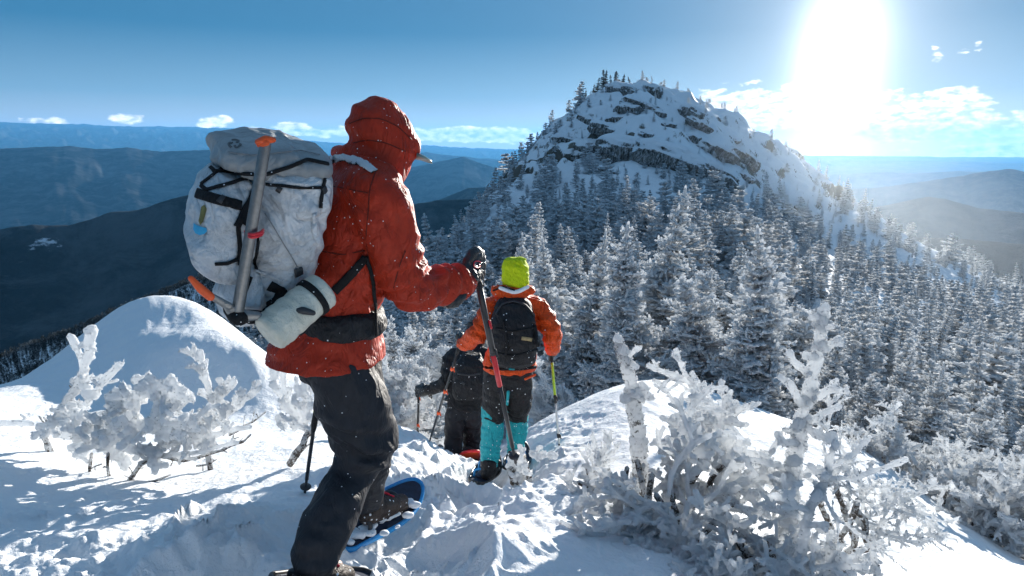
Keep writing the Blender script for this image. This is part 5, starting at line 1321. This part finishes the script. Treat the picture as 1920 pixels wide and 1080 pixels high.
boot(p1, A_(575, 1082, 2.13), A_(648, 1076, 2.24), A_(588, 1035, 2.15), M_BOOT, M_LACE, .05)
# belt and harness of the pack live with the pack
M_GREYW = simple('grey_stitching', (.25, .25, .25), .7, 0, 60, .2, 0)
# ---- pack ----
FW = np.array([.80, .60, .0]); RT = np.array([.60, -.80, 0.])
pb, pt_ = A_(500, 588, 2.22), A_(545, 302, 2.14)
ax = pt_ - pb; PL = np.linalg.norm(ax); ax /= PL
ep = empty('backpack', tuple(pb)); meta(ep, 'large crinkled white climbing pack with grey lid and black webbing on the red hiker', 'backpack')
FWp = FW - ax * np.dot(FW, ax); FWp /= np.linalg.norm(FWp); RTp = np.cross(FWp, ax); RTp /= np.linalg.norm(RTp)
s = Solid(); T = [0, .05, .15, .32, .5, .7, .85, .97, 1.0]; wd = [.085, .118, .132, .14, .145, .148, .15, .145, .11]; dp = [.065, .09, .105, .112, .116, .118, .118, .112, .085]
s.rings([pb + ax * PL * t for t in T], [RTp * w for w in wd], [FWp * w for w in dp], 28, .72)
def packfold(co):
    return folds_at(A_(560, 400, 2.0), .25, .006, 45, (.5, 0, 1.0))(co) + folds_at(A_(520, 540, 2.0), .2, .007, 40, (-.3, 0, 1))(co)
PB = s.make('pack_body', M_PACK, ep, .0085, 3, creases(.008, 5, 12, (.5, .2, .9), extra=packfold))
# stuffed back pocket
pc = A_(420, 412, 2.04)
s = Solid(); pax = A_(430, 330, 2.06) - A_(418, 490, 2.06); pax /= np.linalg.norm(pax)
s.rings([pc - pax * .165, pc - pax * .14, pc - pax * .06, pc + pax * .04, pc + pax * .11, pc + pax * .15], [RTp * q for q in (.08, .11, .125, .125, .11, .08)], [FWp * q for q in (.04, .075, .10, .092, .07, .045)], 24, .8)
PK = s.make('back_pocket', M_PACK, ep, .008, 3, creases(.008, 7, 14))
# lower stuffed end
s = Solid(); c0 = A_(452, 545, 2.10); s.ell(c0, RTp * .12, FWp * .075, ax * .11, 20); PLw = s.make('lower_pocket', M_PACK, ep, .009, 3, creases(.007, 7, 16))
# lid
lc = A_(512, 291, 2.14); lax = A_(600, 300, 2.2) - A_(430, 285, 2.05); lax /= np.linalg.norm(lax); lu = ax - lax * np.dot(ax, lax); lu /= np.linalg.norm(lu); ls = np.cross(lax, lu)
s = Solid(); s.rings([lc - lax * .175, lc - lax * .155, lc - lax * .08, lc + lax * .02, lc + lax * .11, lc + lax * .145, lc + lax * .155], [ls * q for q in (.09, .125, .15, .155, .15, .13, .09)], [lu * q for q in (.032, .047, .058, .060, .048, .033, .018)], 24, .75)
LD = s.make('lid', M_LID, ep, .008, 3, creases(.008, 6, 18, (1, .3, .3)))
pbv = bvh_of(PB, PK, PLw, LD, J)
def rb(pts, w, th=.004, m=None, nm='strap', par=None, off=.004): return ribbon(nm, pbv, pts, w, th, m or M_BLACK, par or ep, off, 2.05)
rb([(396, 315), (402, 322), (440, 324), (500, 326), (545, 312), (575, 300), (614, 308)], .012, .008, nm='lid_cord')
rb([(417, 316), (378, 346)], .010, .006); rb([(378, 348), (388, 357), (430, 345), (462, 334)], .012, .006)
rb([(370, 362), (400, 372), (452, 386)], .030, .006)
rb([(482, 338), (470, 370), (452, 408), (444, 424)], .022, .006); rb([(446, 424), (449, 460), (449, 497)], .014, .006); rb([(478, 355), (468, 400), (456, 420)], .03, .005)
rb([(404, 494), (425, 494), (447, 485)], .011, .006); rb([(484, 440), (480, 470), (479, 505)], .012, .005)
rb([(476, 508), (500, 514), (530, 527)], .009, .004, M_PACK, nm='side_webbing'); rb([(600, 390), (604, 350), (609, 335)], .012, .006); rb([(588, 400), (590, 440), (598, 455)], .016, .004, M_PACK, nm='side_webbing')
rb([(552, 512), (566, 506)], .032, .010, M_PLUM, nm='buckle'); rb([(604, 350), (608, 362)], .022, .012, M_PLUM, nm='buckle')
rb([(505, 535), (530, 545), (520, 565), (490, 585)], .035, .006)
rb([(500, 345), (540, 350), (600, 352)], .010, .004, nm='side_strap'); rb([(470, 520), (455, 560)], .012, .005); rb([(520, 352), (528, 357)], .020, .010, M_PLUM, nm='buckle'); rb([(412, 372), (420, 376)], .026, .010, M_PLUM, nm='buckle'); rb([(498, 400), (540, 470), (560, 505)], .0035, .003, M_GREYW, nm='stitched_seam'); rb([(430, 286), (470, 292), (500, 290), (560, 283), (600, 292)], .003, .003, M_GREYW, nm='lid_seam')
rb([(505, 592), (470, 600), (450, 590)], .02, .02, nm='bottom_strap')
M_BLUEP = simple('sky_blue_print', (.05, .42, .68), .5, 0, 60, .1, 0); M_OLIVE = simple('olive_print', (.16, .14, .04), .6, 0, 25, .7, 0); M_GREYP = simple('dark_grey_print', (.10, .10, .10), .6, 0, 60, .2, 0)
decal('blue_print', pbv, [(365, 418), (370, 422), (378, 425), (388, 427), (390, 433), (384, 439), (376, 441), (368, 438), (364, 430)], M_BLUEP, PK, .003)
decal('olive_print', pbv, [(379, 388), (385, 384), (389, 392), (386, 405), (382, 416), (377, 422), (374, 414), (377, 400)], M_OLIVE, PK, .003)
for a0 in (0, 2.1, 4.2): ribbon('round_logo', pbv, [(440 + 11 * math.cos(a0 + q * .45), 270 + 8 * math.sin(a0 + q * .45)) for q in range(4)] + [(440 + 4 * math.cos(a0 + 1.5), 270 + 3 * math.sin(a0 + 1.5))], .007, .001, M_GREYP, LD, .002, 2.05, 3)
# hip belt and shoulder harness
s = Solid(); bc = A_(634, 596, 2.39)
s.rings([bc - UP * .050, bc - UP * .03, bc + UP * .03, bc + UP * .045], [R1 * q for q in (.178, .192, .188, .172)], [F1 * q for q in (.155, .168, .162, .15)], 28)
HB = s.make('hip_belt', M_BLACKF, ep, .009, 2, creases(.004, 9, 22)); pbv2 = bvh_of(HB, J, PB)
ribbon('belt_strap', pbv2, [(628, 545), (655, 518), (685, 482)], .030, .008, M_BLACK, ep, .006, 2.25); ribbon('belt_strap', pbv2, [(688, 480), (696, 520), (701, 560), (703, 628)], .014, .006, M_BLACK, ep, .008, 2.22)
ribbon('shoulder_strap', bvh_of(J), [(618, 300), (645, 296), (680, 306), (702, 322)], .030, .010, M_FROSTWEB, ep, .003, 2.3, 10, .15)
# ---- ice axe ----
ea = empty('ice_axe', tuple(A_(446, 588, 1.92))); meta(ea, 'ice axe strapped head down on the back of the white pack', 'ice axe')
a0, a1 = A_(498, 268, 1.90), A_(446, 582, 1.925)
s = Solid(); s.limb([a0, a1], [.0155, .0175], n=14, steps=4, ref=(1, 0, 0), flat=1.0); s.plain('shaft', M_ALU, ea)
s = Solid(); h = a1 + (a1 - a0) / np.linalg.norm(a1 - a0) * .012; s.limb([h + np.array([.05, .02, -.01]), h, A_(425, 572, 1.90)], [.014, .022, .013], n=10, ref=(0, 1, 0), flat=.5); s.limb([A_(428, 574, 1.9), A_(392, 553, 1.88)], [.013, .010], n=10, ref=(0, 1, 0), flat=.4)
H_ = s.plain('head', M_ALU, ea)
s = Solid(); s.limb([A_(394, 556, 1.88), A_(376, 541, 1.87), A_(358, 522, 1.86)], [.013, .013, .008], n=10, ref=(0, 1, 0), flat=.7); s.plain('pick_guard', M_ORANGE, H_)
s = Solid(); s.limb([A_(484, 266, 1.89), A_(498, 262, 1.875), A_(512, 262, 1.89)], [.009, .012, .008], n=8); s.limb([A_(486, 272, 1.9), A_(500, 268, 1.87)], [.007, .008], n=8); s.plain('spike_guard', M_ORANGE, ea)
for dy in (0, 5):
    s = Solid(); s.limb([A_(460, 434 + dy, 1.93), A_(472, 440 + dy, 1.885), A_(488, 436 + dy, 1.90), A_(493, 431 + dy, 1.93)], [.0045] * 4, n=7, steps=4); s.plain('red_tie', M_RED, ea)
# head wrap that holds the axe to the pack
s = Solid(); s.limb([A_(430, 580, 1.95), A_(446, 596, 1.92), A_(462, 592, 1.96), A_(500, 590, 2.02)], [.018, .024, .020, .012], n=10); s.plain('axe_loop', M_BLACK, ep)
# ---- foam roll ----
r0, r1 = A_(501, 628, 1.96), A_(608, 541, 2.10); dr = r1 - r0; dr /= np.linalg.norm(dr)
er = empty('sleeping_pad', tuple(r0)); meta(er, 'cream rolled foam pad strapped under the white pack at the hip', 'sleeping pad')
u = np.cross(dr, UP); u /= np.linalg.norm(u); v = np.cross(u, dr)
s = Solid(); Ln = np.linalg.norm(r1 - r0); Tt = [0, .01, .03, .2, .4, .6, .74, .78, .82, .95, .985, 1]; rr = [.044, .055, .060, .062, .061, .062, .060, .054, .060, .060, .056, .046]
s.rings([r0 + dr * Ln * t for t in Tt], [u * r for r in rr], [v * r for r in rr], 28); s.make('foam_roll', M_FOAM, er, .006, 1, creases(.003, 14, 30, tuple(dr)))
for t, w in ((.79, .012),):
    s = Solid(); c = r0 + dr * Ln * t; A4, B4, C4 = [], [], []
    s.rings([c - dr * w, c - dr * w * .8, c + dr * w * .8, c + dr * w], [u * .058, u * .064, u * .064, u * .058], [v * .058, v * .064, v * .064, v * .058], 28); s.plain('strap', M_BLACK, er)
c = r0 + dr * Ln * .62; s = Solid(); s.limb([c + v * .0 - u * .0 + np.array([-.0, -.064, 0]) , c + np.array([.02, -.066, -.0]), c + np.array([.045, -.055, -.01])], [.010, .012, .008], n=8); s.plain('buckle', M_PLUM, er)
# ---- poles ----
PM = {'grip': M_BLACKF, 'tip': M_PLUM}
pole('trekking_pole', 'dark trekking pole with a bright red middle section held in the big hiker\'s black glove', [(893, 512, 2.605), (967, 868, 3.05)],
     [(.05, .36, M_CARBON, .0135), (.36, .54, M_RED, .0115), (.54, .90, M_CARBON, .0100), (.90, 1.0, M_PLUM, .007)], PM, .05, group=None, clips=[(.36, M_PLUM), (.22, M_RED)], strap=(.03, -.02, -.03))
pole('trekking_pole', 'thin black trekking pole planted in the snow behind the big hiker', [(592, 775, 3.0), (571, 928, 3.12)], [(.0, .80, M_CARBON, .0095), (.80, 1.0, M_PLUM, .007)], PM, .35, clips=[(.0, M_LIME)], basket=True)
# ---- snowshoes of person 1 ----
SM = {'deck': M_DECK, 'frame': M_BLUEF, 'strap': M_PLUM}
snowshoe('blue rimmed snowshoe under the big hiker\'s forward boot, its rounded tip raised from the snow', A_(628, 1022, 2.68), A_(780, 918, 3.22), .21, (.15, -.38, .92), SM, None, tipup=.05)
snowshoe('mostly buried snowshoe under the big hiker\'s trailing boot at the bottom edge', A_(520, 1095, 2.02), A_(690, 1085, 2.38), .20, (0, -.1, 1), {'deck': M_DECK, 'frame': M_PLUM, 'strap': M_PLUM}, None, tipup=.02, sh=.45)

for sn in [o for o in bpy.data.objects if o.name == 'snowshoe']:
    rg = random.Random(9); s = Solid()
    a, b = A_(650, 1008, 2.74), A_(752, 936, 3.12)
    for k in range(110):
        t = rg.random(); q = a + (b - a) * t + np.array([rg.gauss(.004, .045), rg.gauss(0, .025), .0]); r_s = rg.uniform(.010, .026)
        s.ell(q, X_ * r_s * 1.3, Y_ * r_s, UP * r_s * .7, 8, 6)
    s.make('packed_snow', M_SNOWBIT, sn, .006, 1, lambda co: .004 * fbm(co[:, 0] * 60, co[:, 1] * 60, co[:, 2] * 60, s=3, o=2))
# ======================= person 2 (orange) =======================
b2 = at(935, 895, 4.95); p2 = empty('person', (b2.x, b2.y, gz(b2.x, b2.y)))
meta(p2, 'hiker seen from behind in an orange jacket, yellow beanie and turquoise gaiters', 'person')
Y2 = 4.95
hd2, nk2 = A_(966, 516, 4.86), A_(964, 556, 4.88)
shl, shr = A_(921, 580, 4.88), A_(1008, 578, 4.92); ell, elr = A_(900, 622, 4.78), A_(1034, 622, 4.86); wrl, wrr = A_(872, 644, 4.95), A_(1036, 655, 5.05)
pv2 = A_(952, 706, 4.95); ch2 = A_(962, 610, 4.90)
hl, hr = A_(932, 715, 4.95), A_(972, 715, 4.95); kl, kr = A_(923, 790, 5.0), A_(970, 785, 5.12); al, ar = A_(917, 872, 4.92), A_(966, 852, 5.15)
X = np.array([1., 0, 0]); Yv = np.array([0, 1., 0])
s = Solid(); s.rings([pv2 - UP * .06, pv2, ch2 - UP * .12, ch2, ch2 + UP * .12, nk2], [X * q for q in (.12, .15, .13, .15, .13, .05)], [Yv * q for q in (.08, .1, .09, .1, .08, .05)])
s.limb([nk2 - UP * .03, hd2 - UP * .04], [.05, .05]); s.ell(hd2, X * .072, Yv * .09, UP * .11); s.limb([hd2 + Yv * .088 - UP * .01, hd2 + Yv * .098 - UP * .03], [.012, .014])
for sg in (-1, 1): s.limb([hd2 + X * .07 * sg + UP * .01, hd2 + X * .075 * sg - UP * .03], [.013, .010])
for (a, b, c) in ((shl, ell, wrl), (shr, elr, wrr)): s.limb([ch2 + UP * .1, a, b, c, c + (c - b) * .2], [.055, .05, .038, .027, .022])
for (a, b, c) in ((hl, kl, al), (hr, kr, ar)): s.limb([a, (a + b) / 2, b, (b + c) / 2, c], [.08, .07, .052, .05, .034]); s.limb([c - UP * .02, c + Yv * .08 - UP * .06, c + Yv * .16 - UP * .07], [.036, .034, .026])
s.make('body', M_SKIN, p2, .014, 2)
s = Solid(); s.rings([A_(955, 694, 4.95), A_(956, 680, 4.95), A_(958, 650, 4.92), ch2, A_(964, 580, 4.90), A_(965, 562, 4.89), A_(965, 545, 4.88)], [X * q for q in (.205, .205, .18, .185, .17, .12, .10)], [Yv * q for q in (.15, .15, .13, .13, .12, .10, .09)], 24)
s.limb([A_(940, 572, 4.9), shl, ell, wrl], [.085, .085, .078, .062], n=18); s.limb([A_(985, 572, 4.9), shr, elr, wrr], [.085, .085, .075, .056], n=18)
s.limb([A_(930, 545, 4.82), A_(962, 550, 4.78), A_(992, 545, 4.82)], [.042, .055, .042]); 
J2 = s.make('jacket', M_LAVA, p2, .011, 2, creases(.010, 9, 40, (.5, 0, 1), extra=lambda co: folds_at(ell, .16, .011, 70, (.6, 0, 1))(co) + folds_at(elr, .16, .011, 70, (-.2, 0, 1))(co)))
s = Solid(); s.limb([A_(938, 540, 4.76), A_(965, 548, 4.74), A_(990, 538, 4.76)], [.014, .018, .014]); s.make('snow_in_hood', M_SNOWBIT, J2, .008, 1)
s = Solid(); s.rings([hd2 - UP * .105, hd2 - UP * .06, hd2 - UP * .0, hd2 + UP * .07, hd2 + UP * .118, hd2 + UP * .134], [X * q for q in (.094, .099, .100, .094, .078, .04)], [Yv * q for q in (.10, .104, .105, .096, .07, .03)], 24)
HT = s.make('beanie', M_HAT, p2, .007, 2, creases(.007, 14, 42, (.3, 0, 1)))
s = Solid(); s.rings([A_(952, 690, 4.96), A_(952, 705, 4.96), A_(952, 728, 4.96), A_(952, 740, 4.96)], [X * q for q in (.185, .19, .17, .12)], [Yv * q for q in (.13, .14, .13, .10)], 22)
s.limb([hl, A_(928, 752, 4.97), kl, A_(922, 800, 5.0)], [.105, .098, .082, .06], n=18); s.limb([hr, A_(974, 752, 5.0), kr, A_(970, 795, 5.1)], [.105, .100, .082, .06], n=18)
TR2 = s.make('trousers', M_BLACKF, p2, .011, 2, creases(.009, 7, 44))
s = Solid(); s.limb([A_(1003, 703, 4.86), A_(985, 711, 4.80)], [.009, .009], n=8); s.plain('pocket_zip', M_ORANGE, TR2)
s = Solid(); s.limb([A_(953, 735, 4.82), A_(951, 758, 4.85)], [.012, .010], n=8); s.plain('teal_seam', M_TEAL, TR2)
for (k, a, top, w0, w1) in ((kl, al, A_(922, 762, 4.98), .088, .072), (kr, ar, A_(970, 765, 5.06), .085, .066)):
    s = Solid(); s.limb([top, k - UP * .06, (k + a) / 2 - UP * .02, a + UP * .02, a - UP * .01], [w0 * .95, w0, w0 * .92, w1, w1 * 1.03], n=20, round_=False); s.make('gaiter', M_TEAL, p2, .009, 2, creases(.007, 12, 46, (.2, 0, 1)))
boot(p2, A_(914, 886, 4.86), A_(930, 868, 5.06), A_(916, 868, 4.92), M_BLACKF, None, .06); boot(p2, A_(964, 868, 5.08), A_(978, 856, 5.25), A_(966, 850, 5.14), M_BLACKF, None, .058)
for (w, e_, h, sc) in ((wrl, ell, A_(862, 640, 5.0), 1.15), (wrr, elr, A_(1034, 662, 5.08), 1.1)):
    g = glove_solid(w + (w - e_) * .05, (w + h) / 2, h, (.1, .1, 1), (-.3, -.9, .1), sc); g.limb([w, w + (w - e_) * .15], [.048, .045]); g.make('glove', M_GLOVE, p2, .007, 2)
# day pack
e2 = empty('backpack', tuple(A_(962, 680, 4.75))); meta(e2, 'compact black day pack with a lid seam and tan tag on the orange hiker', 'backpack')
s = Solid(); C = [A_(962, 686, 4.74), A_(962, 676, 4.72), A_(962, 640, 4.70), A_(962, 600, 4.72), A_(962, 568, 4.76), A_(962, 552, 4.80)]
s.rings(C, [X * q for q in (.12, .165, .172, .160, .125, .06)], [Yv * q for q in (.07, .12, .125, .12, .09, .05)], 24, .8)
DP = s.make('pack_body', M_BLACKF, e2, .009, 2, creases(.006, 9, 50)); db = bvh_of(DP, J2, TR2)
def rd(pts, w, th, m, nm='strap', off=.006): return ribbon(nm, db, pts, w, th, m, e2, off, 4.6, 6)
rd([(931, 590), (940, 572), (962, 565), (985, 572), (1001, 592)], .014, .012, M_PLUM, 'lid_seam'); rd([(930, 615), (962, 622), (1000, 614)], .016, .012, M_BLACK); rd([(925, 660), (962, 668), (1006, 655)], .018, .012, M_BLACK)
rd([(978, 634), (996, 637)], .026, .012, simple('tan_tag', (.42, .30, .14), .6), 'tag'); rd([(1000, 610), (1008, 650)], .03, .03, M_BLACK, 'side_pocket'); rd([(944, 600), (952, 640), (948, 668)], .02, .016, M_BLACK)
rd([(905, 688), (940, 692), (975, 692), (1004, 688)], .024, .01, M_BLACK, 'hip_strap'); rd([(925, 545), (945, 538), (965, 545)], .012, .01, M_BLACK)
rd([(955, 690), (965, 692)], .016, .012, M_TEAL, 'teal_buckle')
pole('trekking_pole', 'dark trekking pole with orange lever locks in the orange hiker\'s left glove', [(861, 648, 5.0), (806, 826, 5.55)], [(.0, .95, M_CARBON, .0095), (.95, 1.0, M_PLUM, .007)], PM, .08, clips=[(.22, M_ORANGE), (.45, M_ORANGE), (.68, M_ORANGE)], basket=False)
pole('trekking_pole', 'trekking pole lime green above and pale below in the orange hiker\'s right hand', [(1033, 656, 5.05), (1050, 850, 5.15)], [(.0, .10, M_CARBON, .011), (.10, .42, M_LIME, .0105), (.42, .50, M_PLUM, .0115), (.50, .90, M_WHITEP, .0085), (.9, 1., M_PLUM, .008)], PM, .06, clips=[(.45, M_PLUM), (.82, M_PLUM)], basket=False)
snowshoe('dark snowshoe under the orange hiker\'s left foot sunk in the trail', A_(893, 905, 4.75), A_(925, 868, 5.25), .2, (0, -.3, 1), {'deck': M_DECK, 'frame': M_CARBON, 'strap': M_BLUEF}, None)
snowshoe('dark snowshoe under the orange hiker\'s right foot', A_(958, 880, 4.95), A_(978, 850, 5.45), .2, (0, -.3, 1), {'deck': M_DECK, 'frame': M_CARBON, 'strap': M_BLUEF}, None)

# ======================= person 3 (black) =======================
b3 = at(868, 850, 6.7); p3 = empty('person', (b3.x, b3.y, gz(b3.x, b3.y)))
meta(p3, 'hiker all in black stooping down the slope, half hidden behind the orange hiker', 'person')
Y3 = 6.6
pv3, ch3, nk3 = A_(872, 762, Y3), A_(878, 690, 6.65), A_(886, 648, 6.8); hd3 = A_(890, 622, 6.9)
s3l, s3r = A_(846, 672, 6.7), A_(910, 668, 6.7); e3l, e3r = A_(836, 716, 6.6), A_(926, 720, 6.6); w3l, w3r = A_(800, 732, 6.7), A_(930, 752, 6.75)
h3l, h3r = A_(856, 772, 6.6), A_(884, 772, 6.6); k3l, k3r = A_(850, 812, 6.65), A_(884, 812, 6.8); a3l, a3r = A_(852, 858, 6.6), A_(884, 860, 6.8)
def build3(r, legs=True, arms=True):
    s = Solid(); s.rings([pv3 - UP * .06, pv3, (pv3 + ch3) / 2, ch3, ch3 + UP * .11, nk3], [X * q * r for q in (.14, .165, .16, .175, .15, .07)], [Yv * q * r for q in (.1, .12, .12, .13, .1, .07)], 22); return s
s = build3(.8); s.limb([nk3, hd3], [.05, .06]); s.ell(hd3, X * .072, Yv * .09, UP * .105)
for (a, b, c) in ((s3l, e3l, w3l), (s3r, e3r, w3r)): s.limb([ch3 + UP * .08, a, b, c, c + (c - b) * .2], [.055, .05, .036, .027, .022])
for (a, b, c) in ((h3l, k3l, a3l), (h3r, k3r, a3r)): s.limb([a, b, c], [.08, .055, .035]); s.limb([c - UP * .02, c + Yv * .15 - UP * .06], [.036, .028])
s.make('body', M_SKIN, p3, .015, 2)
s = build3(1.12); s.limb([ch3 + UP * .1, s3l, e3l, w3l], [.09, .092, .075, .055]); s.limb([ch3 + UP * .1, s3r, e3r, w3r], [.09, .09, .075, .055]); s.limb([nk3 - UP * .05, hd3], [.11, .105]); s.ell(hd3, X * .10, Yv * .115, UP * .125)
s.make('jacket', M_BLACKF, p3, .012, 2, creases(.014, 7, 60))
s = Solid(); s.rings([pv3 + UP * .02, pv3 - UP * .05, pv3 - UP * .11], [X * .17, X * .175, X * .15], [Yv * .13, Yv * .13, Yv * .11], 20); s.limb([h3l, k3l, a3l], [.11, .10, .088]); s.limb([h3r, k3r, a3r], [.11, .10, .088]); s.make('trousers', M_TROUS, p3, .012, 2, creases(.012, 6, 62))
boot(p3, a3l - UP * .04, a3l + Yv * .2 - UP * .05, a3l + UP * .06, M_BOOT, None, .07); boot(p3, a3r - UP * .04, a3r + Yv * .2 - UP * .05, a3r + UP * .06, M_BOOT, None, .07)
g = glove_solid(w3l, (w3l + A_(786, 734, 6.75)) / 2, A_(786, 734, 6.75), (0, .1, 1), (-.3, -.9, 0), 1.35); g.limb([w3l, w3l + (w3l - e3l) * .2], [.05, .05]); g.make('glove', M_GLOVE, p3, .008, 2)
g = glove_solid(w3r, w3r - UP * .04, w3r - UP * .08, (0, 1, .1), (1, 0, 0), 1.2); g.make('glove', M_GLOVE, p3, .008, 2)
e3 = empty('backpack', tuple(A_(880, 740, 6.4))); meta(e3, 'plain black pack low on the back of the stooping black clad hiker', 'backpack')
s = Solid(); C = [A_(878, 748, 6.46), A_(878, 740, 6.44), A_(880, 715, 6.42), A_(882, 680, 6.45), A_(884, 662, 6.5)]; s.rings(C, [X * q for q in (.12, .16, .165, .15, .09)], [Yv * q for q in (.06, .11, .12, .11, .06)], 22, .8)
DP3 = s.make('pack_body', M_BLACKF, e3, .011, 2, creases(.008, 8, 64)); d3 = bvh_of(DP3)
ribbon('compression_strap', d3, [(858, 700), (880, 704), (900, 700)], .02, .012, M_PLUM, e3, .005, 6.3, 5); ribbon('buckle', d3, [(866, 716), (872, 720)], .03, .012, M_PLUM, e3, .006, 6.3, 5)
pole('trekking_pole', 'short dark trekking pole under the black hiker\'s outstretched glove', [(785, 738, 6.75), (783, 816, 6.85)], [(.0, .95, M_CARBON, .011), (.95, 1., M_PLUM, .008)], PM, .05, clips=[(.1, M_ORANGE), (.75, M_ORANGE)], basket=False)
snowshoe('snowshoe with an orange red tail standing up behind the black hiker\'s boots', A_(884, 846, 6.35), A_(872, 868, 6.9), .24, (.1, -.5, .85), {'deck': M_ORANGE, 'frame': M_RED, 'strap': M_PLUM}, None)
